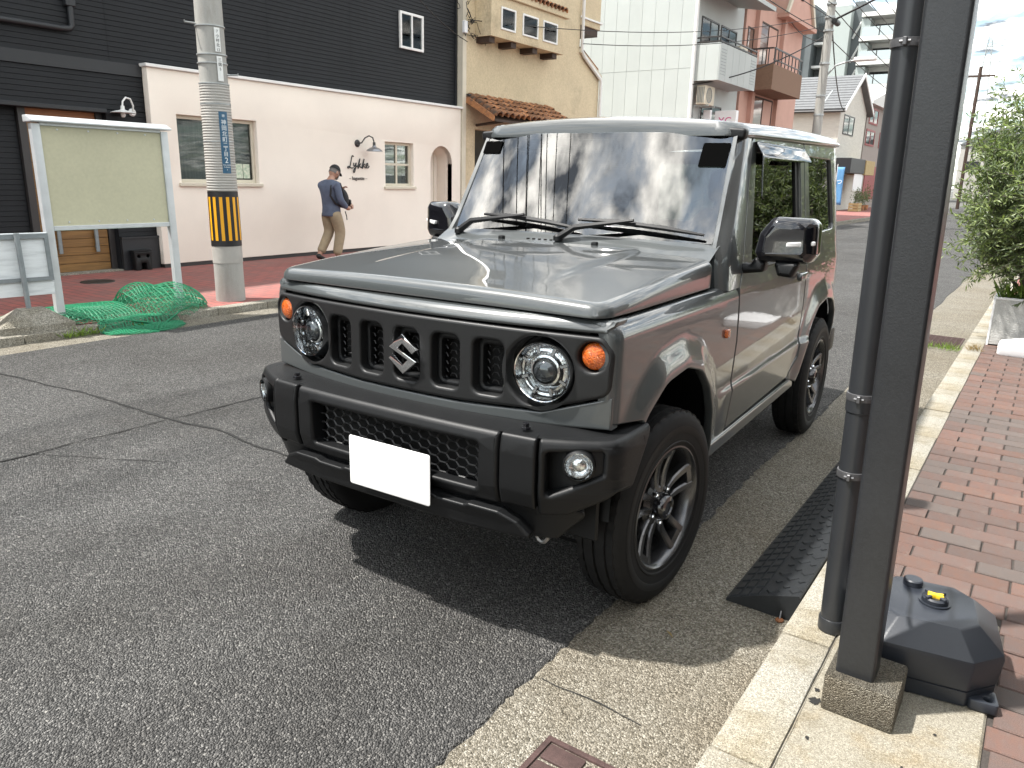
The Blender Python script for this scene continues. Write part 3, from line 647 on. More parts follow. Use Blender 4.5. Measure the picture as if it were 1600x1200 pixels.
rs = thing('road_work_sign', 'white sign board with grey steel back frame leaning by the notice board', 'sign', (-5.36, .66, LZ)); rs.rotation_euler = (0, R(-3), R(-6))
box('board', -.012, .0, -.40, .235, .28, .80, 'sign_back', rs, .002)
boxes('back_frame', [(.001, .022, -.40, .235, .752, .792), (.001, .022, -.40, .235, .40, .432), (.001, .022, .205, .235, .433, .751), (.001, .022, -.40, -.37, .433, .751)], 'frame_steel', rs)
tubeo('pole', [(.040, .0, .17), (.040, -.005, .80)], .021, 'frame_steel', rs, 12)
bm = bmesh.new(); R0 = [bm.verts.new((x, y, 0)) for x, y in rect(-.17, .17, -.29, .29, .02, 2)]; R1 = [bm.verts.new((x, y, .06)) for x, y in rect(-.165, .165, -.285, .285, .02, 2)]; R2 = [bm.verts.new((x+.02, y, .185)) for x, y in rect(-.07, .07, -.10, .10, .02, 2)]
for A, B in ((R0, R1), (R1, R2)):
    for j in range(len(A)): bm.faces.new((A[j], A[(j+1) % len(A)], B[(j+1) % len(A)], B[j]))
bm.faces.new(R2); bm.faces.new(R0[::-1])
ft = tag(new_obj('concrete_weight', finish(bm, 'foot', 25), 'old_concrete', None, (-5.31, .66, LZ+.001), (0, 0, R(-8))), 'mossy grey concrete pyramid foot holding the white sign board', 'sign foot')
# green net heap
M('net_green', (.002, .20, .085), .5, var=.3, vscale=6)
nh = thing('green_net', 'heap of bright green netting thrown over the kerb behind the notice board', 'net', (-5.45, 1.45, LZ))
def heap(x, y):
    a = max(0, 1-((x+.05)/.42)**2-((y-.50)/.42)**2); b = max(0, 1-((x+.10)/.34)**2-((y+.30)/.75)**2); c = max(0, 1-((x-.42)/.28)**2-((y-.02)/.40)**2)
    return .21*a**.55+.10*b**.6+.02*c
for ly in range(4):
    nx_, ny_ = ((50, 78), (40, 62), (36, 56), (32, 50))[ly]; bm = bmesh.new(); g_ = {}
    for i in range(nx_+1):
        for j in range(ny_+1):
            u = -.55+1.25*i/nx_; v = -.95+1.95*j/ny_
            q = Vector((u*2.6, v*2.6, ly*3.3)); x = u+.10*noise.noise(q*1.2); y = v+.10*noise.noise(q*1.2+Vector((9, 3, 1)))
            h = heap(x, y); 
            if h <= .001: continue
            fold = .5+.5*noise.noise(Vector((x*4.0+.8*noise.noise(q), y*2.6, ly*7.7)))
            z = h*(.25+.20*ly+.45*fold*(.5+.20*ly))+.004*ly+.006
            if x > .345: z = max(-LZ+.008, z-LZ*sstep(.345, .40, x))
            g_[i, j] = bm.verts.new((x, y, z))
    for (i, j), v in g_.items():
        for di, dj in ((1, 0), (0, 1)):
            if (i+di, j+dj) in g_: bm.edges.new((v, g_[i+di, j+dj]))
    cords = bmesh.new()
    for e in bm.edges:
        a, b = e.verts[0].co, e.verts[1].co; d = (b-a)
        if d.length > .12 or d.length < .004: continue
        cr0 = (.0024, .0028, .0030, .0034)[ly]; s1 = d.cross(Vector((.3, .2, 1))).normalized()*cr0; s2 = d.cross(s1).normalized()*cr0
        va = [cords.verts.new(a+s1), cords.verts.new(a-s1*.5+s2*.87), cords.verts.new(a-s1*.5-s2*.87)]; vb = [cords.verts.new(b+s1), cords.verts.new(b-s1*.5+s2*.87), cords.verts.new(b-s1*.5-s2*.87)]
        for k in range(3): cords.faces.new((va[k], va[(k+1) % 3], vb[(k+1) % 3], vb[k]))
    bm.free(); me = bpy.data.meshes.new('net'); cords.to_mesh(me); cords.free(); new_obj('net_layer', me, 'net_green', nh)
tubeo('border_rope', [(-.30, -.95, .03), (-.1, -.85, .12), (.02, -.6, .10), (.20, -.3, .03), (.36, -.1, .02), (.44, .2, -.05), (.36, .42, .03), (.25, .62, .05)], .008, 'net_green', nh, 6)
# utility pole
M('pole_concrete', (.36, .355, .33), .8, var=.22, vscale=5, stretch=(1, 1, .25), fine=.08, fscale=150, bump=.1, bscale=120, stain=((.24, .22, .19), 3.5, .55, .75))
M('pole_wrap', (.40, .385, .355), .7, var=.15, vscale=6)
M('guard_black', (.012, .012, .013), .5); M('guard_yellow', (.80, .38, .01), .45)
M('plate_blue', (.035, .115, .20), .4, var=.2, vscale=40); M('white_tag', (.75, .76, .74), .5, var=.1, vscale=30); M('ink', (.04, .04, .04), .7); M('white_ink', (.75, .78, .78), .6)
up = thing('utility_pole', 'concrete utility pole with black and yellow guard and blue address plate by the kerb', 'utility pole', (-5.50, 2.735, LZ)); up.rotation_euler = (0, R(-.6), 0)
def pr_(z): return .150-.0069*z
latheo('shaft', [(pr_(0), 0), (pr_(9), 9), (0, 9)], 'pole_concrete', up, 40)
prof = []
z = 1.13
while z < 2.16: prof += [(pr_(z)+.003, z), (pr_(z)+.009, z+.008), (pr_(z)+.009, z+.017), (pr_(z)+.003, z+.0265)]; z += .0265
latheo('ribbed_wrap', [(pr_(1.13)-.002, 1.13)]+prof+[(pr_(z)-.002, z)], 'pole_wrap', up, 40, smooth=60)
latheo('lower_wrap', [(pr_(.40)-.001, .40), (pr_(.40)+.004, .401), (pr_(.62)+.004, .62), (pr_(.62)-.001, .621)], 'pole_wrap', up, 40)
gd = latheo('guard', [(pr_(.60)-.001, .575), (pr_(.6)+.007, .576), (pr_(1.1)+.007, 1.128), (pr_(1.1)-.001, 1.129)], 'guard_black', up, 40)
for k in range(14):
    a = 2*PI*k/14+.12; bm = bmesh.new(); vs4 = []
    for z_ in (.635, 1.075):
        for i in range(4): t = a-.105+.21*i/3; r = pr_(z_)+.010; vs4.append(bm.verts.new((r*math.cos(t), r*math.sin(t), z_)))
    for i in range(3): bm.faces.new((vs4[i], vs4[i+1], vs4[5+i], vs4[4+i]))
    new_obj('guard_stripe', finish(bm, 'st', 60), 'guard_yellow', gd)
for z in (2.17, 2.36, 2.44, 2.70, 1.62, 1.98): latheo('band', [(pr_(z)-.001, z-.006), (pr_(z)+.011, z-.005), (pr_(z)+.011, z+.005), (pr_(z)-.001, z+.006)], 'galvanized', up, 40)
cang = math.atan2(CAM_LOC.y-2.735, CAM_LOC.x+5.5)
def onpole(name, a, z0, z1, wd, mat, off=.012):
    bm = bmesh.new(); g_ = []
    for z_ in (z0, z1):
        r = pr_((z0+z1)/2)+off; g_.append([bm.verts.new((r*math.cos(a+(i/6-.5)*wd/r), r*math.sin(a+(i/6-.5)*wd/r), z_)) for i in range(7)])
    for i in range(6): bm.faces.new((g_[0][i], g_[0][i+1], g_[1][i+1], g_[1][i]))
    return new_obj(name, finish(bm, name, 60), mat, up)
def ontext(parent, s, a, z, size, mat, off=.0145, sx=1.):
    r = pr_(z)+off; return text_mesh('lettering', s, size, mat, parent, (r*math.cos(a), r*math.sin(a), z), (PI/2, 0, a+PI/2), .0006, sx=sx)
pa = cang+.42
ap = onpole('address_plate', pa, 1.31, 1.905, .088, 'plate_blue')
for k, (ch, dz, sz) in enumerate([('堺', 1.862, .030), ('神', 1.80, .055), ('岡', 1.745, .055), ('北', 1.69, .055), ('町', 1.635, .055), ('二', 1.585, .050), ('丁', 1.545, .050), ('目', 1.495, .050), ('2', 1.435, .075), ('Kita-machi', 1.392, .018), ('2-chome', 1.372, .018), ('2', 1.345, .02)]): ontext(ap, ch, pa, dz, sz, 'white_ink', .0135)
for (z0, z1, aa, lines) in ((2.46, 2.68, cang+.46, ('7', '小', '村', '北', '12')), (2.19, 2.42, cang+.50, ('三', '国', '5'))):
    tg = onpole('number_tag', aa, z0, z1, .058, 'white_tag')
    for k, ch in enumerate(lines): ontext(tg, ch, aa, z1-.035-k*.042, .036, 'ink', .0135)
for a, z in ((cang-1.3, 2.72), (cang+1.35, 2.26)): tubeo('step_bolt', [(pr_(z)*math.cos(a), pr_(z)*math.sin(a), z), ((pr_(z)+.10)*math.cos(a), (pr_(z)+.10)*math.sin(a), z+.003), ((pr_(z)+.105)*math.cos(a), (pr_(z)+.105)*math.sin(a), z+.02)], .008, 'galvanized', up, 8)

# ================================================================== buildings across the street
M('siding_black', (.0085, .010, .0125), .6, spec=.3, var=.25, vscale=2, fine=.1, fscale=60)
M('fascia_black', (.014, .016, .019), .5, var=.1, vscale=3)
M('stucco_beige', (.84, .77, .68), .88, var=.06, vscale=1.2, bump=.12, bscale=90, fine=.04, fscale=140)
M('stucco_tan', (.60, .50, .335), .9, var=.12, vscale=1.5, bump=.9, bscale=26, fine=.10, fscale=35, stain=((.36, .30, .20), 1.3, .56, .78))
M('cream_paint', (.62, .57, .46), .7, var=.1, vscale=4)
M('white_frame', (.76, .76, .74), .45, var=.06, vscale=8)
M('white_panel', (.43, .462, .45), .6, var=.06, vscale=1.2, rnd=.03)
M('wood_door', (.24, .125, .035), .5, col2=(.14, .07, .02), vscale=3, stretch=(6, 1.2, 26), detail=3)
M('wood_orange', (.30, .11, .03), .5, var=.3, vscale=4, stretch=(6, 1, 20))
M('curtain', (.42, .42, .40), .9, var=.25, vscale=4, stretch=(9, 9, .4))
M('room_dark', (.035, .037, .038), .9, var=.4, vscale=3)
M('tile_clay', (.42, .19, .075), .75, col2=(.20, .085, .045), vscale=9, rnd=.45, fine=.2, fscale=60, stain=((.09, .075, .06), 7, .52, .66))
M('wood_dark', (.05, .028, .018), .7, var=.3, vscale=10)
M('pink_stucco', (.56, .34, .275), .85, var=.08, vscale=2); M('brown_brick', (.24, .145, .095), .85, var=.25, vscale=14, stretch=(1, 1, 4))
M('roof_slate', (.14, .145, .15), .6, var=.2, vscale=5); M('house_white', (.60, .58, .52), .8, var=.14, vscale=3, stretch=(1, 1, 5))
M('apt_pale', (.36, .40, .385), .8, var=.05, vscale=.4); M('apt_dark', (.11, .125, .13), .7, var=.1, vscale=.6); M('apt_white', (.62, .62, .60), .7)
M('balcony_glass', (.38, .44, .45), .15, spec=.8); M('taupe', (.30, .26, .235), .8, var=.08, vscale=2); M('red_paint', (.26, .03, .03), .5, var=.2, vscale=4)
M('green_metal', (.42, .52, .45), .45, var=.1, vscale=3); M('dark_metal', (.03, .028, .028), .45)
M('lamp_zinc', (.30, .31, .33), .3, metal=.9); M('lamp_white', (.70, .70, .68), .35)

def ribwall(name, y0, y1, z0, z1, X, pitch, mat, parent, depth=.006, seams=()):
    """horizontal lap siding facing +X"""
    bm = bmesh.new(); rows = []; z = z0
    while z < z1-1e-4:
        zz = min(z+pitch, z1); rows += [(X+depth, z), (X, zz-.004), (X-.006, zz-.003)]; z = zz
    rows.append((X, z1))
    ys = sorted([y0]+[s for s in seams if y0 < s < y1]+[y1])
    for a, b in zip(ys, ys[1:]):
        A = [bm.verts.new((x, a+(.003 if a != y0 else 0), z)) for x, z in rows]; B = [bm.verts.new((x, b-(.003 if b != y1 else 0), z)) for x, z in rows]
        for k in range(len(rows)-1): bm.faces.new((A[k], B[k], B[k+1], A[k+1]))
    me = bpy.data.meshes.new(name); bmesh.ops.recalc_face_normals(bm, faces=bm.faces); bm.to_mesh(me); bm.free(); return new_obj(name, me, mat, parent)
def window(parent, y0, y1, z0, z1, X, nv=2, nh=1, fr=.045, rec=.0, mat='white_frame', back='curtain', sill=True, gl='window_glass', deep=.10):
    """window facing +X at plane X; panes between bars"""
    w = new_obj('window', None, None, parent); F = face_xyz('X', X-rec)
    holes = []; pw = (y1-y0-2*fr-(nv-1)*fr*.8)/nv; ph = (z1-z0-2*fr-(nh-1)*fr*.8)/nh
    for i in range(nv):
        for j in range(nh):
            a = y0+fr+i*(pw+fr*.8); b = z0+fr+j*(ph+fr*.8); holes.append(rect(a, a+pw, b, b+ph))
            plate('pane', rect(a-.005, a+pw+.005, b-.005, b+ph+.005), gl, w, depth=.006, fn=face_xyz('X', X-rec-.018-.006*(i % 2)))
    plate('frame', rect(y0, y1, z0, z1), mat, w, holes, depth=.045, bev=.003, fn=F)
    if sill: box('sill', X-rec-.01, X+.045, y0-.04, y1+.04, z0-.05, z0-.002, mat, w, .005)
    if back: box('backing', X-rec-deep-.01, X-rec-deep, y0-.02, y1+.02, z0-.02, z1+.02, back, w)
    return w
def windowY(parent, x0, x1, z0, z1, Y, mat='dark_metal', fr=.05, pane='room_dark'):
    """window facing -Y"""
    w = new_obj('window', None, None, parent)
    plate('frame', rect(x0, x1, z0, z1), mat, w, [rect(x0+fr, (x0+x1)/2-fr/2, z0+fr, z1-fr), rect((x0+x1)/2+fr/2, x1-fr, z0+fr, z1-fr)], depth=.06, bev=.003, fn=face_xyz('Y', Y-.03))
    box('pane', x0+.01, x1-.01, Y-.006, Y+.002, z0+.01, z1-.01, pane, w); return w
def gooseneck(name, label, base, pts, shade_r, mat_s, mat_m, plate_r=.06, flat=1.):
    """wall lamp: round back plate, bent arm, flared shade"""
    t = thing(name, label, 'wall lamp', base)
    latheo('back_plate', [(0, .03), (plate_r*.6, .03), (plate_r, .012), (plate_r, 0)], mat_m, t, 20, 'x')
    tubeo('arm', pts, .012, mat_m, t, 8); e = Vector(pts[-1])
    latheo('socket', [(0, .06), (.024, .055), (.026, -.02), (.03, -.03)], mat_m, t, 16, loc=e-Vector((0, 0, .05)))
    latheo('shade', [(r0, z0*flat) for r0, z0 in ((.028, -.02), (.045, -.045), (.09, -.062), (shade_r*.86, -.088), (shade_r, -.115), (shade_r-.006, -.113), (.085, -.068), (.03, -.05))], mat_s, t, 32, loc=e-Vector((0, 0, .03)))
    latheo('bulb', [(0, -.02), (.025, -.03), (.03, -.06), (.02, -.085), (0, -.09)], 'lamp_white', t, 12, loc=e-Vector((0, 0, .05)))
    return t

# ---- black shop building
bk = thing('black_building', 'black clapboard building with white sash window above the cream shop front', 'building', (0, 0, 0))
XB = -8.63
ribwall('upper_siding', -14, 10.43, 2.72, 5.75, XB, .062, 'siding_black', bk, seams=(-5.0, -2.2, .6, 3.4, 5.9, 7.6))
ribwall('lower_siding', -14, 3.815, 2.14, 2.57, XB, .062, 'siding_black', bk, seams=(.6,))
box('fascia', XB-.02, XB+.025, -14, 3.815, 2.572, 2.718, 'fascia_black', bk)
box('soffit', XB-.28, XB+.05, -14, 3.28, 2.085, 2.138, 'fascia_black', bk, .006)
ribwall('recess_siding', -14, 2.26, .07, 2.085, XB-.16, .062, 'siding_black', bk, seams=(0., 1.1))
ribwall('pier_siding', 3.285, 3.815, .52, 2.139, XB, .062, 'siding_black', bk)
box('pier_core', XB-.3, XB-.004, 3.282, 3.815, .07, 2.139, 'siding_black', bk)
box('plinth', XB-.02, XB+.05, 3.29, 3.815, .07, .49, 'fascia_black', bk); box('plinth_cap', XB-.02, XB+.065, 3.285, 3.814, .491, .515, 'fascia_black', bk)
box('end_wall', -18, XB-.004, 10.32, 10.425, .07, 5.75, 'siding_black', bk); box('mass', -18, XB-.32, -14, 10.3, .0, 5.7, 'siding_black', bk)
box('corner_trim', XB-.01, XB+.03, 10.39, 10.433, 2.75, 5.75, 'fascia_black', bk)
box('parapet_cap', XB-.3, XB+.06, -14, 10.45, 5.752, 5.80, 'fascia_black', bk)
window(bk, 8.79, 9.42, 3.62, 4.24, XB+.05, 2, 1, .042, back='curtain', sill=False)
dr = new_obj('entrance_door', None, None, bk)
for k in range(18):
    box('door_board', XB-.17, XB-.125, 2.36, 3.20, .09+.105*k, .09+.105*k+.101, 'wood_door', dr, .003)
boxes('door_frame', [(XB-.18, XB-.10, 2.27, 2.355, .075, 2.084), (XB-.18, XB-.10, 3.205, 3.28, .075, 2.084)], 'dark_metal', dr)
box('transom', XB-.16, XB-.13, 2.36, 3.20, 1.985, 2.083, 'wood_orange', dr)
for y in (2.56, 3.03): box('door_pull', XB-.10, XB-.07, y-.022, y+.022, .33, 1.45, 'frame_steel', dr, .006); 
for y in (2.56, 3.03): boxes('pull_stay', [(XB-.126, XB-.10, y-.012, y+.012, .38, .41), (XB-.126, XB-.10, y-.012, y+.012, 1.36, 1.39)], 'frame_steel', dr)
box('threshold', XB-.25, XB+.04, 2.27, 3.28, .071, .089, 'old_concrete', bk)
pp = thing('wall_pipe', 'dark conduit pipe bent across the black clapboard wall', 'pipe', (XB+.045, 0, 0))
tubeo('run', [(0, -2, 2.99), (0, 2.85, 3.02), (0, 2.93, 3.03), (0, 2.96, 3.07), (0, 2.96, 3.30)], .035, 'fascia_black', pp, 10); box('junction', -.04, .04, 2.90, 3.02, 3.28, 3.45, 'fascia_black', pp, .01)
gooseneck('wall_lamp', 'white gooseneck lamp with a flat dish shade on the black clapboard', (XB+.012, 3.63, 2.12), [(.02, 0, 0), (.06, -.01, .08), (.09, -.06, .16), (.11, -.13, .17), (.12, -.18, .12), (.12, -.19, .06)], .15, 'lamp_white', 'lamp_white', .05, .45)
tr = thing('drain_trap_block', 'black plastic drain block standing against the dark plinth beside the wooden door', 'drain block', (XB+.12, 3.50, LZ+.001))
plate('body', fillet([(-.115, 0), (-.045, 0), (-.035, .10), (.035, .10), (.045, 0), (.115, 0), (.125, .25), (-.125, .25)], .012), 'black_plastic', tr, [circ(-.065, .19, .022, 14), circ(.065, .19, .022, 14)], depth=.10, bev=.008, fn=lambda u, v, w: (.05+w, u, v))
box('top_flange', -.06, .055, -.135, .135, .252, .268, 'black_plastic', tr, .004)

# ---- cream shop front
XA = -8.50
cf = thing('cream_shop_front', 'cream plastered shop front with arched doorway and small windows under the black siding', 'shop front', (0, 0, 0))
arch = [(9.50, .02), (10.16, .02), (10.16, 1.64)]+[(9.83+.33*math.cos(PI*k/16), 1.64+.33*math.sin(PI*k/16)) for k in range(1, 16)]+[(9.50, 1.64)]
plate('wall', rect(3.82, 10.43, .125, 2.70), 'stucco_beige', cf, [rect(4.19, 5.50, 1.23, 2.14), rect(8.25, 9.01, 1.20, 1.98), [(y, max(z, .13)) for y, z in arch]], depth=.12, bev=.004, fn=face_xyz('X', XA))
box('coping', XA-.125, XA+.045, 3.79, 10.46, 2.703, 2.745, 'white_frame', cf, .006)
box('base_strip', XA-.11, XA-.012, 3.83, 9.495, .07, .122, 'dark_metal', cf); box('base_strip', XA-.11, XA-.012, 10.17, 10.43, .07, .122, 'dark_metal', cf)
bm = bmesh.new(); A = [bm.verts.new((XA-.01, y, z)) for y, z in arch[1:]+arch[:1]]; B = [bm.verts.new((XA-.40, y, z)) for y, z in arch[1:]+arch[:1]]
for k in range(len(A)-1): bm.faces.new((A[k], A[k+1], B[k+1], B[k]))
new_obj('arch_reveal', finish(bm, 'rev', 40, recalc=True), 'stucco_beige', cf)
box('arch_back', XA-.42, XA-.40, 9.45, 10.2, .07, 2.05, 'stucco_beige', cf)
for y in (9.72, 9.93, 10.05): box('door_panel_seam', XA-.40, XA-.392, y, y+.012, .1, 1.85, 'cream_paint', cf)
window(cf, 4.19, 5.50, 1.23, 2.14, XA-.005, 2, 1, .05, rec=.075, mat='cream_paint', back='curtain', deep=.12)
window(cf, 8.25, 9.01, 1.20, 1.98, XA-.005, 2, 2, .05, rec=.075, mat='cream_paint', back='curtain', deep=.25)
fl_ = thing('window_poster', 'small pale leaflet pair taped inside the wide cream shop window', 'poster', (XA-.098, 5.28, 1.42))
M('leaflet', (.62, .64, .52), .6, col2=(.30, .42, .30), vscale=28); box('sheet', 0, .004, -.13, -.005, -.12, .09, 'leaflet', fl_); box('sheet', 0, .004, .005, .12, -.12, .09, 'leaflet', fl_)
gooseneck('wall_lamp', 'dark zinc gooseneck barn lamp over the script lettering on the cream wall', tuple(onX(558, 224, XA)), [(.02, 0, 0), (.08, .03, .01), (.13, .06, .09), (.17, .12, .13), (.20, .18, .10), (.21, .20, .02)], .145, 'lamp_zinc', 'dark_metal', .062)
# script lettering Lykke
sg = thing('shop_lettering', 'black script shop name with small line of letters below on cream wall', 'lettering', tuple(onX(561, 263, XA)))
bm = bmesh.new()
def stroke(pts, r=.009):
    P = []
    for i in range(len(pts)-1):
        p0, p1, p2, p3 = (Vector(pts[max(i-1, 0)]), Vector(pts[i]), Vector(pts[i+1]), Vector(pts[min(i+2, len(pts)-1)]))
        for k in range(5): t = k/5; P.append(.5*((2*p1)+(-p0+p2)*t+(2*p0-5*p1+4*p2-p3)*t*t+(-p0+3*p1-3*p2+p3)*t**3))
    P.append(Vector(pts[-1])); tube(bm, [(.014, p.x, p.y) for p in P], r, 5)
S = .0112
def ST(l): stroke([(a*S-.28, b*S+.0) for a, b in l])
ST([(13, 17), (11, 18.5), (9, 16), (7, 9), (4.5, 2), (2, 0), (0, .5), (1.5, 2.5), (5, 1.5), (9, 0), (12, 1)])
ST([(13, 8), (13, 4), (15, 3), (18, 8), (17, 2), (14, -6), (12, -5), (15, 0), (21, 4)])
ST([(21, 1.5), (24, 9), (26.5, 14.5), (24, 6), (22, 0), (25, 5), (28, 7), (25, 4), (29, 1), (31, 2)])
ST([(30, 1.5), (33, 9), (35.5, 14.5), (33, 6), (31, 0), (34, 5), (37, 7), (34, 4), (38, 1), (40, 2)])
ST([(39, 3), (43, 5), (42.5, 8), (39.5, 6), (39.5, 2), (43, 1), (46, 4)])
new_obj('script_name', finish(bm, 'script', 60, doubles=0), 'ink', sg)
text_mesh('lettering', '– baguette –', .085, 'ink', sg, (.008, -.03, -.17), (PI/2, 0, PI/2), .003)

# ---- tan building
XT = -8.50
tn = thing('tan_building', 'tan stucco building with three small bay windows and a clay tile awning', 'building', (0, 0, 0))
facade = [(10.475, .07), (16.04, .07), (16.04, 3.88), (15.0, 4.35), (15.0, 9), (10.475, 9)]
plate('front_wall', facade, 'stucco_tan', tn, [rect(10.9, 14.0, .05+.03, 2.35)], depth=.2, bev=.004, fn=face_xyz('X', XT))
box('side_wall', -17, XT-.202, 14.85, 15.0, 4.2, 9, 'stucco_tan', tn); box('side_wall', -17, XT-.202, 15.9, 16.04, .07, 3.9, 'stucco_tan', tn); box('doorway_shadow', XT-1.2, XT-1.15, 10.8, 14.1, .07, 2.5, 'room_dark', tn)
box('left_trim', XT-.1, XT+.03, 10.445, 10.56, .07, 9, 'cream_paint', tn)
plate('wing_roof', [(14.98, 4.36), (16.08, 3.86), (16.08, 3.95), (14.98, 4.45)], 'cream_paint', tn, depth=.35, fn=face_xyz('X', XT+.06))
plate('wing_tiles', [(15.05, 4.45), (15.95, 4.04), (15.95, 4.10), (15.05, 4.50)], 'tile_clay', tn, depth=.25, fn=face_xyz('X', XT+.02))
rp2 = thing('rain_pipe', 'white rain pipe running down the tan stucco corner', 'downpipe', (XT+.06, 15.02, 0)); tubeo('pipe', [(0, 0, 9), (0, 0, 4.40), (0, .12, 4.28), (0, .98, 3.86), (0, 1.02, 3.78), (0, 1.02, .1)], .04, 'white_frame', rp2, 8)
sb = new_obj('side_bay', None, None, tn); box('side_bay_wall', -9.6, XT-.08, 15.01, 16.12, 5.02, 9, 'stucco_tan', sb, .01); box('side_bay_base', -9.5, XT-.12, 15.05, 16.06, 4.86, 5.018, 'wood_dark', sb); box('side_bay_ledge', -9.6, XT-.04, 15.0, 16.2, 5.16, 5.20, 'white_frame', sb)
by = new_obj('bay_window', None, None, tn); XY = -8.10
plate('bay_front', rect(10.87, 13.62, 4.10, 4.85), 'stucco_tan', by, [rect(a, b, 4.27, 4.67) for a, b in ((11.20, 11.69), (11.96, 12.53), (12.74, 13.31))], depth=.06, bev=.003, fn=face_xyz('X', XY))
boxes('bay_sides', [(XT, XY-.061, 10.87, 10.93, 4.10, 4.85), (XT, XY-.061, 13.56, 13.62, 4.10, 4.85), (XT, XY-.061, 10.931, 13.559, 4.10, 4.16)], 'stucco_tan', by)
box('bay_cornice', XT, XY+.06, 10.80, 13.75, 4.852, 4.98, 'stucco_tan', by, .01)
for a, b in ((11.20, 11.69), (11.96, 12.53), (12.74, 13.31)): window(by, a-.01, b+.01, 4.26, 4.68, XY+.02, 1, 1, .035, back=None, sill=False)
box('bay_lining', XY-.33, XY-.32, 10.94, 13.55, 4.17, 4.84, 'curtain', by)
for y in (11.0, 11.75, 12.55, 13.35): box('corbel', XT, XY-.07, y-.09, y+.09, 3.99, 4.097, 'wood_dark', by)
def barrel(r0, r1, ln, n=6):
    bm = bmesh.new(); A = []; B = []
    for k in range(n+1):
        a = PI*k/n; A.append(bm.verts.new((0, r0*math.cos(a), r0*math.sin(a)))); B.append(bm.verts.new((ln, r1*math.cos(a), r1*math.sin(a))))
    A2 = [bm.verts.new((v.co.x, v.co.y*.82, v.co.z*.82)) for v in A]; B2 = [bm.verts.new((v.co.x, v.co.y*.82, v.co.z*.82)) for v in B]
    for k in range(n): bm.faces.new((A[k], A[k+1], B[k+1], B[k])); bm.faces.new((B[k], B[k+1], B2[k+1], B2[k])); bm.faces.new((A2[k], B2[k], B2[k+1], A2[k+1]))
    bmesh.ops.recalc_face_normals(bm, faces=bm.faces); me = bpy.data.meshes.new('roof_tile'); bm.to_mesh(me); bm.free(); me.shade_smooth(); me.set_sharp_from_angle(angle=R(40)); me.materials.append(MATS['tile_clay']); return me
tme = barrel(.085, .105, .30)
rt = random.Random(9)
for i in range(10):
    o = bpy.data.objects.new('roof_tile', tme); COL.objects.link(o); o.parent = by; o.location = (XY-.20, 12.1+.155*i, 5.03); o.rotation_euler = (0, R(16), 0)
aw = thing('tile_awning', 'weathered clay barrel-tile awning over the tan building doorway', 'awning', (XT, 10.62, 2.93))
dx, dz = .72, -.40; ang = math.atan2(-dz, dx); ncol = 15
plate('deck', [(0, 0), (dx+.02, dz-.01), (dx+.02, dz-.05), (0, -.05)], 'wood_dark', aw, depth=2.96, fn=lambda u, v, w: (u, 2.93+w, v-.01))
for c in range(ncol):
    for rI in range(4):
        t = rI/4; o = bpy.data.objects.new('roof_tile', tme); COL.objects.link(o); o.parent = aw
        o.location = (dx*t-.01, .09+c*.2, dz*t+.035+rt.uniform(-.008, .008)); o.rotation_euler = (rt.uniform(-.05, .05), ang-.09, rt.uniform(-.05, .05)); o.scale = (.82, 1, 1)
box('ridge_flashing', .001, .09, -.05, 3.0, .04, .075, 'dark_metal', aw); plate('end_board', [(0, .06), (dx, dz+.05), (dx, dz-.06), (0, -.08)], 'tile_clay', aw, depth=.04, fn=lambda u, v, w: (u, -.02+w, v)); plate('end_board', [(0, .06), (dx, dz+.05), (dx, dz-.06), (0, -.08)], 'tile_clay', aw, depth=.04, fn=lambda u, v, w: (u, 3.02+w, v))
for y in (.3, 1.45, 2.6): tubeo('bracket', [(.02, y, -.5), (dx-.05, y, dz-.04)], .03, 'wood_dark', aw, 6)

# ---- white panelled building with balconies
wh = thing('white_building', 'white panel-clad block with a corner balcony and air conditioner', 'building', (0, 0, 0)); YW = 22.
box('core', -15, -8.52, YW+.03, 26.3, .07, 8.6, 'white_panel', wh)
pme = {}
for i in range(14):
    for z0, z1 in ((.1, 4.845), (4.855, 8.6)):
        box('wall_panel', -8.515-.455*(i+1)+.004, -8.515-.455*i-.004, YW, YW+.028, z0, z1, 'white_panel', wh)
tubeo('rain_pipe', [(-8.46, YW-.05, 8.6), (-8.46, YW-.05, .1)], .06, 'white_frame', wh, 10)
for z0, nm in ((4.48, 0), (7.35, 1)):
    bc = new_obj('balcony', None, None, wh)
    box('floor_slab', -8.518, -7.68, YW+.05, 25.45, z0, z0+.12, 'white_panel', bc)
    for k in range(2): box('side_panel', -8.51+.42*k+.003, -8.51+.42*(k+1)-.003, YW, YW+.05, z0-.02, z0+1.05, 'white_panel', bc)
    for k in range(6): box('front_panel', -7.68, -7.64, YW+.002+.58*k+.004, YW+.58*(k+1)-.004, z0-.02, z0+1.05, 'white_panel', bc)
    for k in range(9):
        for a, b in ((YW+.12, YW+.55), (YW+2.9, YW+3.35)): box('vent_slot', -7.640, -7.634, a, b, z0+.16+.09*k, z0+.175+.09*k, 'frame_steel', bc)
    for zz in (1.07, 1.20): boxes('hand_rail', [(-8.5, -7.63, YW+.005, YW+.045, z0+zz, z0+zz+.04), (-7.67, -7.63, YW+.05, 25.45, z0+zz, z0+zz+.04)], 'dark_metal', bc)
    for k in range(7): box('rail_post', -7.66, -7.64, YW+.1+.55*k, YW+.14+.55*k, z0+1.05, z0+1.07, 'dark_metal', bc)
    for k in range(2): window(wh, 22.5+1.7*k, 24.0+1.7*k, z0+.15, z0+1.95, -8.49, 2, 1, .05, mat='dark_metal', back='room_dark', sill=False)
window(wh, 23.0, 24.8, 2.6, 3.9, -8.49, 2, 1, .05, mat='dark_metal', back='room_dark', sill=False)
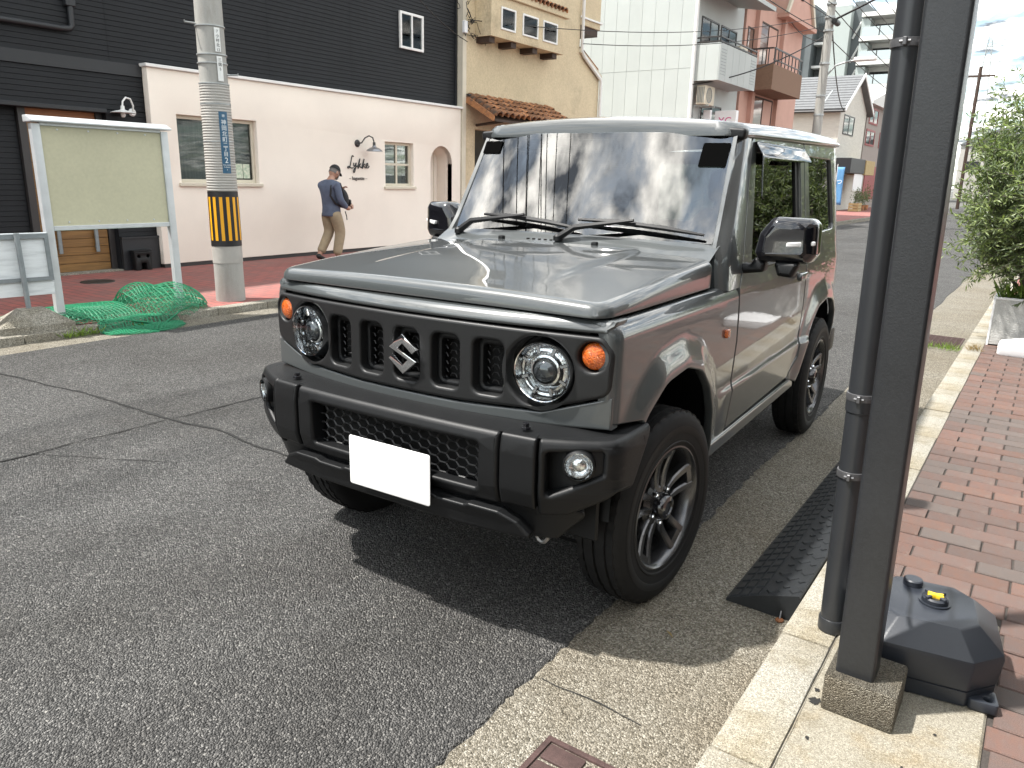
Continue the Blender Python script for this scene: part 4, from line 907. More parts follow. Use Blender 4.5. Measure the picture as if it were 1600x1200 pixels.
plate('eave', [(-8.6, 7.2), (-7.2, 6.95), (-7.2, 7.08), (-8.6, 7.33)], 'white_panel', wh, depth=3.7, fn=lambda u, v, w: (u, 25.6+w, v))
def ac_unit(label, x, y, z):
    a = thing('air_conditioner', label, 'air conditioner', (x, y, z)); box('case', 0, .30, 0, .78, 0, .56, 'cream_paint', a, .012, 2)
    bm = bmesh.new(); lathe(bm, [(.23, .0), (.23, .012), (.21, .012), (.21, .0)], 28, 'x'); [tube(bm, [(.008, .06*k-.18, -math.sqrt(max(0, .21**2-(.06*k-.18)**2))), (.008, .06*k-.18, math.sqrt(max(0, .21**2-(.06*k-.18)**2)))], .005, 4) for k in range(7)]
    new_obj('fan_grille', finish(bm, 'fan', 40), 'frame_steel', a, (.30, .32, .28))
    for k in range(5): box('side_fin', .03+.05*k, .055+.05*k, -.008, -.001, .05, .52, 'frame_steel', a)
    boxes('bracket', [(-.10, .38, .1, .13, -.06, -.002), (-.10, .38, .65, .68, -.06, -.002), (-.13, -.1, .1, .13, -.4, -.002), (-.13, -.1, .65, .68, -.4, -.002)], 'galvanized', a); return a
ac_unit('cream air conditioner hung under the white corner balcony', -8.36, 22.15, 3.78); ac_unit('cream air conditioner standing on the white balcony behind the railing', -8.36, 24.9, 5.30)
sgn = thing('shop_sign_box', 'white projecting sign box with pink letters below the white balcony', 'sign', (-7.72, 23.3, 3.05))
box('box', -.42, .30, 0, .22, -.3, .62, 'white_plastic', sgn, .01); M('pink_ink', (.55, .06, .22), .6); text_mesh('lettering', 'YC', .34, 'pink_ink', sgn, (-.06, -.004, .28), (PI/2, 0, 0), .002); text_mesh('lettering', '小三', .20, 'ink', sgn, (-.06, -.004, -.16), (PI/2, 0, 0), .002); boxes('hanger', [(-.80, -.42, .08, .14, .52, .58), (-.80, -.42, .08, .14, -.1, -.04)], 'galvanized', sgn)
sg2 = thing('shop_sign_post', 'narrow white upright sign box beside the pink lettered sign', 'sign', (-8.30, 23.0, 2.7)); box('box', -.12, .12, 0, .16, 0, .98, 'white_plastic', sg2, .01); box('stay', -.25, -.12, .06, .10, .45, .5, 'galvanized', sg2)

# ---- pink house
pk = thing('pink_house', 'salmon pink house with brown tiled balcony and steep gable', 'house', (0, 0, 0))
box('wall', -15, -8.50, 26.5, 33.6, .07, 7.75, 'pink_stucco', pk)
bc = new_obj('balcony', None, None, pk); box('balcony_wall', -8.498, -7.50, 26.9, 30.6, 4.66, 5.52, 'brown_brick', bc, .01)
boxes('balcony_rail', [(-7.56, -7.52, 26.95, 30.55, 6.02, 6.07), (-7.56, -7.52, 26.95, 30.55, 5.66, 5.69), (-8.49, -7.57, 26.92, 26.96, 6.02, 6.07)]+[(-7.555, -7.525, 27.+.44*k, 27.035+.44*k, 5.52, 6.02) for k in range(9)]+[(-8.4+.22*k, -8.37+.22*k, 26.92, 26.95, 5.52, 6.02) for k in range(4)], 'dark_metal', bc)
window(pk, 27.9, 30.2, 5.0, 7.2, -8.48, 2, 1, .06, mat='wood_dark', back='room_dark', sill=False); window(pk, 28.0, 30.4, 2.4, 4.6, -8.48, 2, 1, .06, mat='wood_dark', back='room_dark', sill=False); window(pk, 26.75, 27.4, 5.6, 6.8, -8.48, 1, 1, .06, mat='wood_dark', back='room_dark', sill=False)
lb = new_obj('lower_balcony', None, None, pk); boxes('lower_rail', [(-7.56, -7.52, 27.2, 33.0, 3.32, 3.37)]+[(-7.555, -7.525, 27.2+.35*k, 27.23+.35*k, 2.5, 3.32) for k in range(17)], 'dark_metal', lb); box('lower_floor', -8.498, -7.5, 27.2, 33.0, 2.35, 2.48, 'brown_brick', lb)
for k in range(2): box('pilaster', -8.50, -8.34, 27.45+3.1*k, 27.75+3.1*k, .07, 7.7, 'pink_stucco', pk)
plate('gable', [(30.0, 7.751), (34.0, 7.751), (31.9, 10.4)], 'pink_stucco', pk, depth=4, fn=face_xyz('X', -8.2)); plate('gable_trim', [(29.85, 7.74), (30.05, 7.74), (31.9, 10.1), (33.85, 7.74), (34.1, 7.74), (31.9, 10.55)], 'cream_paint', pk, depth=.1, fn=face_xyz('X', -8.09))
box('gable_vent', -8.20, -8.17, 31.75, 32.05, 8.5, 9.3, 'wood_dark', pk, .02); box('gable_soffit', -12, -8.05, 29.9, 34.0, 7.60, 7.748, 'pink_stucco', pk)
plate('roof', [(25.9, 7.55), (30.2, 9.0), (30.2, 9.15), (25.9, 7.70)], 'green_metal', pk, depth=7, fn=face_xyz('X', -8.0)); tubeo('eave_gutter', [(-7.95, 25.9, 7.55), (-15, 25.9, 7.55)], .07, 'dark_metal', pk, 8)

# ---- white house with slate roof
hs = thing('slate_roof_house', 'off-white weatherboard house with grey slate gable roof', 'house', (0, 0, 0)); YH = 42.
plate('gable_wall', [(YH, .07), (48.3, .07), (48.3, 5.6), (45.2, 7.15), (YH, 5.40)], 'house_white', hs, depth=.2, fn=face_xyz('X', -8.5))
box('side_wall', -16, -8.703, YH, YH+.2, .07, 5.4, 'house_white', hs); box('far_wall', -16, -8.703, 48.1, 48.3, .07, 5.5, 'house_white', hs)
ndir = Vector((0, 45.2-YH, 7.25-5.35)).normalized()
rf = plate('roof', [(YH-.35, 5.20), (45.2, 7.22), (48.7, 5.42), (48.7, 5.30), (45.2, 7.10), (YH-.35, 5.08)], 'roof_slate', hs, depth=4.0, fn=face_xyz('X', -8.2))
for k in range(13):
    t0, t1 = k/13, (k+1)/13; a = Vector((0, YH-.36, 5.215)).lerp(Vector((0, 45.2, 7.235)), t0); b = Vector((0, YH-.36, 5.215)).lerp(Vector((0, 45.2, 7.235)), t1)
    plate('slate_course', [(a.y, a.z), (b.y, b.z), (b.y-.01, b.z+.012), (a.y-.012, a.z+.035)], 'roof_slate', rf, depth=3.96, fn=face_xyz('X', -8.22))
plate('barge_board', [(YH-.38, 5.10), (45.2, 7.13), (48.75, 5.32), (48.75, 5.50), (45.2, 7.33), (YH-.38, 5.28)], 'white_frame', hs, depth=.04, fn=face_xyz('X', -8.155))
tubeo('eave_gutter', [(-8.2, YH-.40, 5.10), (-12.2, YH-.40, 5.10)], .06, 'dark_metal', hs, 8); tubeo('roof_conduit', [(-9.5, YH-.45, 5.15), (-9.4, 43.5, 6.3)], .05, 'galvanized', hs, 8)
w_ = window(hs, 42.9, 45.4, 4.05, 5.05, -8.47, 2, 1, .07, mat='dark_metal', back='room_dark', sill=False)
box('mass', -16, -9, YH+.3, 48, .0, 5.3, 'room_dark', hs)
# shop things in front of the slate roof house
M('banner_blue', (.10, .27, .50), .7, var=.2, vscale=5); M('wood_pale', (.45, .34, .16), .75, var=.25, vscale=6, stretch=(1, 1, 6))
bn = thing('banner_flag', 'tall blue vertical banner in front of the slate roof house', 'banner', (-8.0, 41.2, LZ)); gridmesh('cloth', 4, 12, lambda a, b: (.35*a-.1, .04*math.sin(4*b+2*a), .35+1.9*b), 'banner_blue', bn, solid=.006); tubeo('pole', [(-.12, 0, 0), (-.12, 0, 2.4)], .015, 'white_plastic', bn, 8); latheo('foot', [(0, 0), (.16, 0), (.16, .05), (.02, .06)], 'black_plastic', bn, 16, loc=(-.12, 0, 0)); text_mesh('lettering', 'つ', .30, 'white_ink', bn, (.06, -.06, 1.5), (PI/2, 0, 0), .002)
aw2 = thing('shop_canopy', 'dark canopy board with pale wooden end panel on the slate roof house', 'canopy', (-8.48, 41.6, 2.05)); box('dark_board', 0, .9, 0, 3.6, 0, .75, 'fascia_black', aw2, .01); box('wood_panel', 0, .95, 3.61, 6.0, -.05, .72, 'wood_pale', aw2, .01)
ws_ = thing('menu_board', 'white hanging menu board below the dark canopy', 'sign', (-7.7, 43.2, 1.15)); box('board', 0, .03, 0, 2.2, 0, .88, 'white_plastic', ws_, .005); boxes('cord', [(.01, .02, .1, .12, .88, .93), (.01, .02, 2.08, 2.1, .88, .93)], 'dark_metal', ws_)
cr_ = thing('wooden_crate', 'small pale wooden crate standing in front of the blue banner house', 'crate', (-7.6, 42.4, LZ))
for k in range(3): box('slat', 0, .5, 0, .02, .02+.15*k, .14+.15*k, 'wood_pale', cr_); box('slat', .48, .5, .021, .8, .02+.15*k, .14+.15*k, 'wood_pale', cr_)
boxes('corner', [(.01, .05, .021, .06, 0, .46), (.44, .478, .021, .06, 0, .46), (.44, .478, .7, .76, 0, .46)], 'wood_pale', cr_)
for i, (px, h) in enumerate(((1338, .9), (1346, .7), (1352, 1.1))):
    t = thing('potted_shrub', ['small dark potted shrub beside the menu board', 'low potted shrub between two taller pots at the canopy', 'tallest potted shrub at the wooden canopy panel end'][i], 'potted plant', (-7.4, onX(px, 318, -7.4).y, LZ)); latheo('pot', [(0, 0), (.14, 0), (.19, .3), (.17, .3), (.16, .26), (0, .26)], 'tile_clay', t, 14)
    bm = bmesh.new(); q = random.Random(i)
    for _ in range(260): leaf(bm, Vector((0, 0, .3+h*.5))+Vector((q.gauss(0, .14), q.gauss(0, .14), q.gauss(0, h*.22))), rvec(q), rvec(q), .10, .022)
    me = bpy.data.meshes.new('lv'); bm.to_mesh(me); bm.free(); new_obj('leaves', me, 'olive_leaf', t)

# ---- taupe building with red frames, grey apartment block
rb = thing('taupe_building', 'taupe building with dark red window frames beyond the slate roof house', 'building', (0, 0, 0)); box('wall', -16, -8.5, 48.6, 62, .07, 6.1, 'taupe', rb); box('red_shutter', -8.50, -8.46, 50, 58, .6, 2.6, 'red_paint', rb); plate('roof', [(48.2, 6.05), (62.3, 6.05), (62.3, 6.2), (55, 7.6), (48.2, 6.2)], 'apt_white', rb, depth=8, fn=face_xyz('X', -8.2))
for a, z in ((48.9, 3.75), (53, 3.75), (49.2, 5.0)): window(rb, a, a+2.6, z, z+.95, -8.47, 2, 1, .12, mat='red_paint', back='room_dark', sill=False)
ap_ = thing('apartment_block', 'tall grey apartment block with glass balconies behind the houses', 'apartment block', (0, 0, 0)); YA = 90.
box('end_wall', -22.0, -19.65, YA, YA+12, 0, 19.7, 'apt_pale', ap_); box('stair_shaft', -19.64, -18.7, YA+1.2, YA+12, 0, 20.2, 'apt_dark', ap_); box('left_wing', -25.3, -24.62, YA-1, YA+12, 0, 20., 'apt_pale', ap_); box('left_wing_dark', -24.61, -23.3, YA-.4, YA+12, 0, 20.0, 'apt_dark', ap_); box('recess_wall', -23.29, -22.01, YA+2, YA+12, 0, 18.5, 'apt_dark', ap_); box('balcony_back', -18.69, -10, YA+2.4, YA+12, 0, 18.6, 'apt_white', ap_)
for f in range(7):
    z = 18.45-2.36*f
    box('floor_slab', -18.6, -9.8, YA, YA+2.39, z, z+.42, 'apt_white', ap_)
    if f: 
        for k in range(5): box('glass_balustrade', -18.4+1.75*k, -16.75+1.75*k, YA+.05, YA+.12, z+.45, z+1.35, 'balcony_glass', ap_); box('balustrade_post', -16.74+1.75*k, -16.66+1.75*k, YA+.03, YA+.15, z+.42, z+1.4, 'dark_metal', ap_)
        for k in range(3): windowY(ap_, -17.6+2.7*k, -15.7+2.7*k, z+.45, z+1.9, YA+2.39)
        box('side_screen', -18.6, -17.7, YA+.3, YA+2.3, z+.43, z+2.2, 'apt_pale', ap_); box('recess_slab', -23.28, -22.02, YA+.4, YA+1.98, z, z+.25, 'apt_white', ap_)
    tubeo('stair_flight', [(-19.5, YA+1.1, z-1.9), (-18.75, YA+1.1, z-.3)], .12, 'apt_white', ap_, 6)
boxes('roof_rail', [(-23.2, -22.1, YA+1, YA+1.05, 19.3, 19.35)]+[(-23.2+.27*k, -23.17+.27*k, YA+1, YA+1.05, 18.5, 19.3) for k in range(5)]+[(-19.6+.25*k, -19.55+.25*k, YA+1.3, YA+1.35, 20.2, 21.2) for k in range(5)], 'frame_steel', ap_)
# low far houses closing the street
M('far_wall', (.42, .40, .37), .85, var=.1, vscale=.5)
for i, (x, y, w, h, lb) in enumerate(((-6, 120, 9, 7, 'plain far house closing the street at its left end'), (6, 128, 9, 6, 'plain far house closing the street behind the olive bush'), (14, 110, 8, 8, 'plain far house right of the street end'))):
    t = thing('far_house', lb, 'house', (x, y, 0)); box('wall', -w/2, w/2, 0, 9, 0, h, 'far_wall', t); plate('roof', [(-w/2-.3, h), (w/2+.3, h), (0, h+2.2)], 'roof_slate', t, depth=9.4, fn=lambda u, v, ww: (u, 9.2+ww, v))
    for k in range(3): windowY(t, -w/2+1+2.4*k, -w/2+2.6+2.4*k, 3.6, 4.9, 0)

# ================================================================== far pole, wires, pylon
fp = thing('utility_pole', 'far concrete utility pole with street lamp arm before the pink house', 'utility pole', (-5.5, 25.85, LZ))
latheo('shaft', [(.17, 0), (.105, 10.5), (0, 10.5)], 'pole_concrete', fp, 24)
for z in (5.2, 6.2, 6.6, 7.0, 4.2, 3.6): latheo('band', [(.12, z-.03), (.165, z-.03), (.165, z+.03), (.12, z+.03)], 'galvanized', fp, 20)
for z in (8.6, 9.4): box('cross_arm', -.9, .9, -.05, .05, z, z+.09, 'galvanized', fp); 
for z in (8.6, 9.4):
    for x in (-.8, -.3, .3, .8): latheo('insulator', [(.03, 0), (.05, .03), (.03, .06), (.05, .09), (.02, .14)], 'white_plastic', fp, 10, loc=(x, 0, z+.09))
la = new_obj('street_lamp', None, None, fp); tubeo('lamp_arm', [(.12, 0, 4.85), (.35, 0, 5.12), (.70, 0, 5.22), (1.0, 0, 5.25)], .03, 'galvanized', la, 8); plate('lamp_head', fillet([(.9, -.13), (1.55, -.10), (1.6, 0), (1.55, .10), (.9, .13)], .05), 'lamp_white', la, depth=.12, bev=.03, bseg=2, fn=lambda u, v, w: (u, v, 5.33+w))
latheo('splice_box', [(0, -.25), (.09, -.24), (.09, .24), (0, .25)], 'black_plastic', fp, 12, 'y', (.25, -.2, 6.4))
M('cable', (.012, .012, .012), .6)
def wire(label, a, b, sag, r=.011, group='overhead wires along the street'):
    a, b = Vector(a), Vector(b); pts = [a.lerp(b, k/18)-Vector((0, 0, sag*4*(k/18)*(1-k/18))) for k in range(19)]
    return tag(tubeo('overhead_wire', pts, r, 'cable', None, 5), label, 'wire', group)
WL = 'thin black overhead wire strung between the two concrete utility poles'
for x, z0, z1 in ((-.8, 8.75, 8.75), (-.3, 8.75, 8.75), (.3, 8.75, 8.75), (.8, 8.75, 8.75), (.12, 7.6, 7.0), (.12, 7.2, 6.6), (-.1, 6.9, 6.2)): wire(WL, (-5.5+x, 2.735, z0), (-5.5+x, 25.85, z1), .35, .013)
WB = 'thin black overhead wire running back up the street from the near utility pole'
for x, z in ((-.8, 8.75), (-.3, 8.75), (.3, 8.75), (.8, 8.75), (.12, 7.6), (.12, 7.2), (-.1, 6.9), (1.4, 8.2), (1.9, 7.8)): wire(WB, (-5.5+x*(1 if x < 1 else .1), 2.735, z), (-5.5+x, -30, z), .5, .014)
WF = 'black overhead wire running on down the street past the far utility pole'
for x, z in ((-.8, 8.75), (-.3, 8.75), (.3, 8.75), (.8, 8.75), (.1, 6.9), (-.1, 6.2)): wire(WF, (-5.5+x, 25.85, z), (-5.5+x, 58, z-.3), .5, .015)
wire('thick black cable rising from the far utility pole over the road', (-5.4, 25.8, 6.55), (4.5, 22, 10.2), .15, .035)
wire('black service drop from the far utility pole to the white block corner', (-5.6, 25.8, 6.1), (-8.40, 21.9, 4.35), .25, .02)
wire('black service drop from the far utility pole to the slate roof house', (-5.4, 25.9, 6.3), (-8.4, 42.2, 5.2), .5, .022)
wire('black service drop from the far utility pole to the pink house', (-5.6, 25.9, 6.0), (-8.0, 30.2, 7.4), .2, .015)
wire('thin service wire from the near utility pole to the tan building corner', (-5.55, 2.9, 6.0), (-8.4, 10.5, 3.95), .5, .008)
wire('thin service wire from the far utility pole to the tan stucco rain pipe', (-5.6, 25.7, 6.4), (-8.4, 15.0, 4.55), .25, .010)
wire('second thin service wire from the far utility pole to the tan building wall', (-5.6, 25.7, 6.7), (-8.4, 10.52, 4.35), .35, .009)
wire('thin wire crossing the road from the far utility pole to the right', (-5.4, 25.7, 8.6), (9, 30, 8.2), .3, .012)
bdl = thing('cable_bundle', 'tangle of thin cables hanging at the tan building edge', 'cables', (XT+.05, 10.52, 4.2)); bm = bmesh.new(); q = random.Random(4)
for k in range(9):
    p = Vector((.02, 0, q.uniform(-.2, .7))); pts = [p]
    for i in range(10): p = p+Vector((q.uniform(-.02, .03), q.uniform(-.10, .10), q.uniform(-.12, .10))); pts.append(p.copy())
    tube(bm, pts, .007, 4)
new_obj('cables', finish(bm, 'c', None, doubles=0), 'cable', bdl); box('junction_box', .0, .07, -.13, -.03, -.10, .12, 'white_plastic', bdl, .01)
py = thing('power_pylon', 'distant lattice steel pylon in the sky above the olive bush', 'pylon', (-26.8, 320, 0)); bm = bmesh.new(); H = 52.5
def hw_(z): return 3.6*(1-z/H)**1.1+.5
zs = [H*k/14 for k in range(15)]
for za, zb in zip(zs, zs[1:]):
    for sx, sy in ((1, 1), (1, -1), (-1, 1), (-1, -1)): tube(bm, [(sx*hw_(za), sy*hw_(za), za), (sx*hw_(zb), sy*hw_(zb), zb)], .10, 4)
    for s in (1, -1): tube(bm, [(-hw_(za), s*hw_(za), za), (hw_(zb), s*hw_(zb), zb)], .06, 4); tube(bm, [(hw_(za), s*hw_(za), za), (-hw_(zb), s*hw_(zb), zb)], .06, 4)
new_obj('tower', finish(bm, 't', None, doubles=0), 'galvanized', py)
for z in (38, 43, 48): 
    bm = bmesh.new(); tube(bm, [(-4.2, 0, z), (4.2, 0, z)], .12, 4); tube(bm, [(-4.2, 0, z), (0, 0, z+1.4), (4.2, 0, z)], .08, 4); new_obj('cross_arm', finish(bm, 't', None, doubles=0), 'galvanized', py)
wp = thing('wooden_pole', 'plain dark pole with cross arm rising behind the olive bush', 'utility pole', (-4.15, 60, 0)); tubeo('shaft', [(0, 0, 0), (0, 0, 9.2)], .11, 'wood_dark', wp, 8); box('cross_arm', -.9, .9, -.05, .05, 8.55, 8.67, 'wood_dark', wp)

# ---- unseen wall added to reflect in the car's flank and shade it
M('added_wall_brown', (.11, .085, .068), .7, var=.2, vscale=2)
ns = thing('added_reflection_wall', 'unseen brown wall with wide windows, added to shade the car side and reflect in it', 'added wall', (3.5, 0, KZ))
plate('wall', rect(-9, 4.6, 0, 3.2), 'added_wall_brown', ns, [rect(-4.6, -2.2, .5, 2.3), rect(-1.4, 1.0, .5, 2.3), rect(1.9, 3.9, .5, 2.3)], depth=.2, fn=lambda u, v, w: (-w, u, v))
for a, b_ in ((-4.6, -2.2), (-1.4, 1.0), (1.9, 3.9)):
    box('window_back', .8, .82, a-.1, b_+.1, .4, 2.4, 'room_dark', ns); box('window_pane', .08, .086, a-.01, b_+.01, .49, 2.31, 'window_glass', ns)

# ================================================================== the car
CAR_ROT = R(2.031)
car = thing('parked_car', 'small boxy grey off-road car with black bumper and round headlights parked on the road', 'car', (0, 0, 0), CAR_ROT)
ARCH_F = [(-.40, .54), (-.34, .64), (-.265, .725), (-.13, .80), (.05, .815), (.20, .775), (.31, .69), (.385, .57), (.43, .40)]
ARCH_R = [(1.80, .40), (1.86, .56), (1.95, .68), (2.08, .765), (2.28, .79), (2.46, .765), (2.57, .68), (2.63, .55), (2.655, .45)]
def seg_d(p, a, b):
    ax, ay = a; bx_, by_ = b; px, py = p; dx, dy = bx_-ax, by_-ay
    t = max(0, min(1, ((px-ax)*dx+(py-ay)*dy)/(dx*dx+dy*dy))); return math.hypot(px-ax-t*dx, py-ay-t*dy)
AF_S = fillet(ARCH_F, [0]+[.16]*7+[0], 5); AR_S = fillet(ARCH_R, [0]+[.16]*7+[0], 5)
def arch_d(y, z):
    A = AF_S if y < 1.1 else AR_S
    return min(seg_d((y, z), a, b) for a, b in zip(A, A[1:]))
XS = [(.34, .655), (.45, .674), (.60, .688), (.80, .694), (.95, .692), (1.00, .689), (1.03, .684), (1.085, .674), (1.60, .606), (1.68, .596)]
def xs(y, z):
    x = lerp_tab(XS, z)
    d = min(.047, max(0, -.404-y)); x -= .052-math.sqrt(.052**2-d*d)
    x -= .02*sstep(2.55, 2.74, y)
    if z < .98: x += .030*(1-sstep(.0, .125, arch_d(y, z)))
    if y < .656 and z > .975: x -= .024*((z-.975)/.055)**2
    if .5 < y < 1.95 and z < .66: x += .012*(1-sstep(.605, .63, z))*sstep(.45, .6, y)
    return x
def side_n(s):
    def f(u, v):
        e = .004; n_ = Vector((1, -(xs(u+e, v)-xs(u-e, v))/(2*e), -(xs(u, v+e)-xs(u, v-e))/(2*e))).normalized(); n_.x *= s; return n_
    return f
def sidefn(s): return lambda u, v, w: (s*(xs(u, v)+w), u, v)
for s in (1, -1):
    fn = sidefn(s)
    fender = [(-.449, 1.030), (.655, 1.030), (.668, .80), (.657, .60), (.654, .415), (.445, .395)]+[q for q in AF_S[::-1][1:-1] if q[0] > -.285]+[(-.30, .722), (-.449, .735)]
    plate('front_fender', fender, 'paint', car, depth=.036, bev=.008, bseg=2, gu=.014, gv=.02, fn=fn, nfn=side_n(s))
    win = fillet([(.845, 1.085), (1.72, 1.085), (1.72, 1.552), (.965, 1.552)], [.03, .03, .03, .05])
    door_o = fillet([(.660, .432), (1.66, .445), (1.765, .55), (1.80, .72), (1.80, 1.606), (.905, 1.594), (.712, 1.075), (.662, 1.015), (.675, .80), (.664, .60)], [.02, .05, .08, .05, .02, .06, .05, .02, .1, .1])
    door = plate('door', door_o, 'paint', car, [win], depth=.045, bev=.007, bseg=2, gu=.025, gv=.02, fn=fn, nfn=side_n(s))
    plate('window_glass', [(.83, 1.07), (1.74, 1.07), (1.74, 1.57), (.94, 1.57)], 'side_glass', door, depth=.004, gu=.1, gv=.1, fn=lambda u, v, w, s=s: (s*(xs(u, v)-.022+w), u, v))
    plate('window_seal', fillet([(.840, 1.083), (1.725, 1.083), (1.725, 1.556), (.960, 1.556)], [.03, .03, .03, .05]), 'black_plastic', door, [fillet([(.868, 1.10), (1.665, 1.10), (1.665, 1.535), (.985, 1.535)], .03)], depth=.012, gu=.1, gv=.1, fn=lambda u, v, w, s=s: (s*(xs(u, v)-.014+w), u, v))
    plate('rain_visor', fillet([(.885, 1.35), (.915, 1.345), (.985, 1.480), (1.03, 1.500), (1.79, 1.512), (1.79, 1.580), (.935, 1.574)], .015), 'visor_smoke', door, depth=.006, bev=.002, gu=.05, gv=.02, fn=lambda u, v, w, s=s: (s*(xs(u, v)+.008+.030*sstep(1.58, 1.51, v)+w), u, v))
    plate('door_handle', fillet([(1.55, .955), (1.70, .955), (1.70, .99), (1.55, .99)], .016), 'paint', door, depth=.025, bev=.008, bseg=2, fn=lambda u, v, w, s=s: (s*(xs(u, v)+.034+w), u, v))
    tubeo('door_trim', [(s*(xs(.80, 1.07)+.004), .80, 1.072), (s*(xs(1.74, 1.07)+.004), 1.74, 1.072)], .009, 'black_plastic', door, 6)
    qwin = fillet([(1.915, 1.155), (2.505, 1.17), (2.455, 1.545), (1.895, 1.545)], .03)
    quarter = [(1.807, 1.606), (1.807, .72), (1.77, .54), (1.66, .437), (1.785, .40)]+AR_S[1:-1]+[(2.655, .45), (2.74, .50), (2.73, .95), (2.69, 1.35), (2.66, 1.628)]
    qp = plate('rear_quarter_panel', quarter, 'paint', car, [qwin], depth=.035, bev=.008, bseg=2, gu=.02, gv=.02, fn=fn, nfn=side_n(s))
    plate('quarter_glass', [(1.88, 1.14), (2.52, 1.14), (2.47, 1.57), (1.88, 1.57)], 'side_glass', qp, depth=.004, gu=.1, gv=.1, fn=lambda u, v, w, s=s: (s*(xs(u, v)-.014+w), u, v))
    plate('sill', fillet([(.445, .365), (1.795, .365), (1.78, .425), (.45, .425)], .01), 'paint', car, depth=.06, bev=.012, bseg=2, gu=.1, fn=lambda u, v, w, s=s: (s*(.690+w), u, v))
    plate('side_marker', fillet([(.505, .838), (.545, .838), (.545, .872), (.505, .872)], .008), 'orange_lens', car, depth=.02, bev=.005, bseg=2, fn=lambda u, v, w, s=s: (s*(xs(u, v)+.012+w), u, v))
    # A-pillar, from the cowl to the roof
    bm = bmesh.new(); rings = []
    for k in range(9):
        t = k/8; z = 1.015+t*(1.60-1.015)
        yb = .395+.05*sstep(1.015, 1.19, z)+.36*max(0, (z-1.10)/.5); yb = lerp_tab([(1.015, .46), (1.13, .475), (1.19, .535), (1.60, .772)], z)
        ye = lerp_tab([(1.015, .657), (1.075, .707), (1.60, .902)], z)
        xi = lerp_tab([(1.015, .640), (1.19, .607), (1.60, .574)], z); xo = xs(1.0, z)
        pts = [(xi-.03, yb+.05), (xi, yb), (xi+.016, yb-.004), (xo-.022, yb+.022), (xo-.006, yb+.045), (xo, yb+.075), (xo, ye), (xo-.03, ye)]
        rings.append([bm.verts.new((s*x, y, z)) for x, y in pts])
    for a, b in zip(rings, rings[1:]):
        for j in range(8): bm.faces.new((a[j], a[(j+1) % 8], b[(j+1) % 8], b[j]))
    new_obj('windscreen_pillar', finish(bm, 'pillar', 34), 'paint', car)
    # rain gutter along the roof side
    tubeo('roof_gutter', [(s*.598, .80, 1.592), (s*.612, .90, 1.596), (s*.614, 2.55, 1.634), (s*.60, 2.66, 1.636)], .013, 'paint', car, 8)
    plate('gutter_end', fillet([(-.02, -.02), (.05, -.025), (.055, .015), (-.02, .02)], .012), 'black_plastic', car, depth=.05, bev=.01, bseg=2, fn=lambda u, v, w, s=s: (s*(.568+u), .76-w, 1.598+v))
M_dummy = None

def pillow(name, c, h, rc, ztop, r, zbot, mat, nx=40, ny=44, xf=None, inset=0.):
    def edges(n, lo, hi):
        e = [lo+(hi-lo)*(.5-.5*math.cos(PI*k/n)) for k in range(n+1)]
        f = [lo+(hi-lo)*k/n for k in range(n+1)]
        return [a*.6+b*.4 for a, b in zip(e, f)]
    gx = edges(nx, -h[0], h[0]); gy = edges(ny, -h[1], h[1])
    bm = bmesh.new()
    def place(x, y):
        qx, qy = abs(x)-h[0]+rc, abs(y)-h[1]+rc
        sd = math.hypot(max(qx, 0), max(qy, 0))+min(max(qx, qy), 0)-rc
        if sd > 0 and qx > 0 and qy > 0:
            l = math.hypot(qx, qy); x = math.copysign(h[0]-rc+qx/l*rc, x); y = math.copysign(h[1]-rc+qy/l*rc, y); sd = 0
        d = max(0, -sd); drop = r-math.sqrt(max(0, r*r-(r-d)**2)) if d < r else 0
        X, Y = x*(xf(y) if xf else 1), c[1]+y
        return X, Y, ztop(X, Y)-drop
    g = [[bm.verts.new(place(x, y)) for y in gy] for x in gx]
    for i in range(nx):
        for j in range(ny): bm.faces.new((g[i][j], g[i+1][j], g[i+1][j+1], g[i][j+1]))
    loop = [g[i][0] for i in range(nx)]+[g[nx][j] for j in range(ny)]+[g[i][ny] for i in range(nx, 0, -1)]+[g[0][j] for j in range(ny, 0, -1)]
    zb = zbot if callable(zbot) else (lambda y: zbot)
    low = [bm.verts.new((v.co.x*(1-inset), v.co.y, zb(v.co.y))) for v in loop]
    lo2 = [bm.verts.new((v.co.x*.96, c[1]+(v.co.y-c[1])*.96, zb(v.co.y)+.004)) for v in loop]
    n = len(loop)
    for k in range(n):
        bm.faces.new((loop[k], loop[(k+1) % n], low[(k+1) % n], low[k])); bm.faces.new((low[k], low[(k+1) % n], lo2[(k+1) % n], lo2[k]))
    bmesh.ops.dissolve_degenerate(bm, dist=1e-5, edges=bm.edges)
    o = new_obj(name, finish(bm, name, 45, doubles=2e-4), mat, car); return o
def hood_z(x, y):
    t = (y+.46)/.90; z = 1.0745+.064*t+.006*math.sin(PI*min(1, max(0, t)))+.013*(1-(abs(x)/.66)**2.4)
    z += .010*(1-sstep(.345, .385, abs(x)))*sstep(-.36, -.02, y)
    return z
hood = pillow('bonnet', (0, -.016), (.660, .452), .060, hood_z, .030, 1.040, 'paint', 96, 60, xf=lambda y: 1-.012*sstep(.2, .46, -y))
roof = pillow('roof', (0, 1.71), (.613, .965), .10, lambda x, y: 1.634+.034*(1-(x/.6)**2)+.036*(y-.75)/1.9+.012*math.sin(PI*(y-.75)/1.92), .042, lambda y: 1.586+.034*(y-.75)/1.9, 'paint', 40, 40)

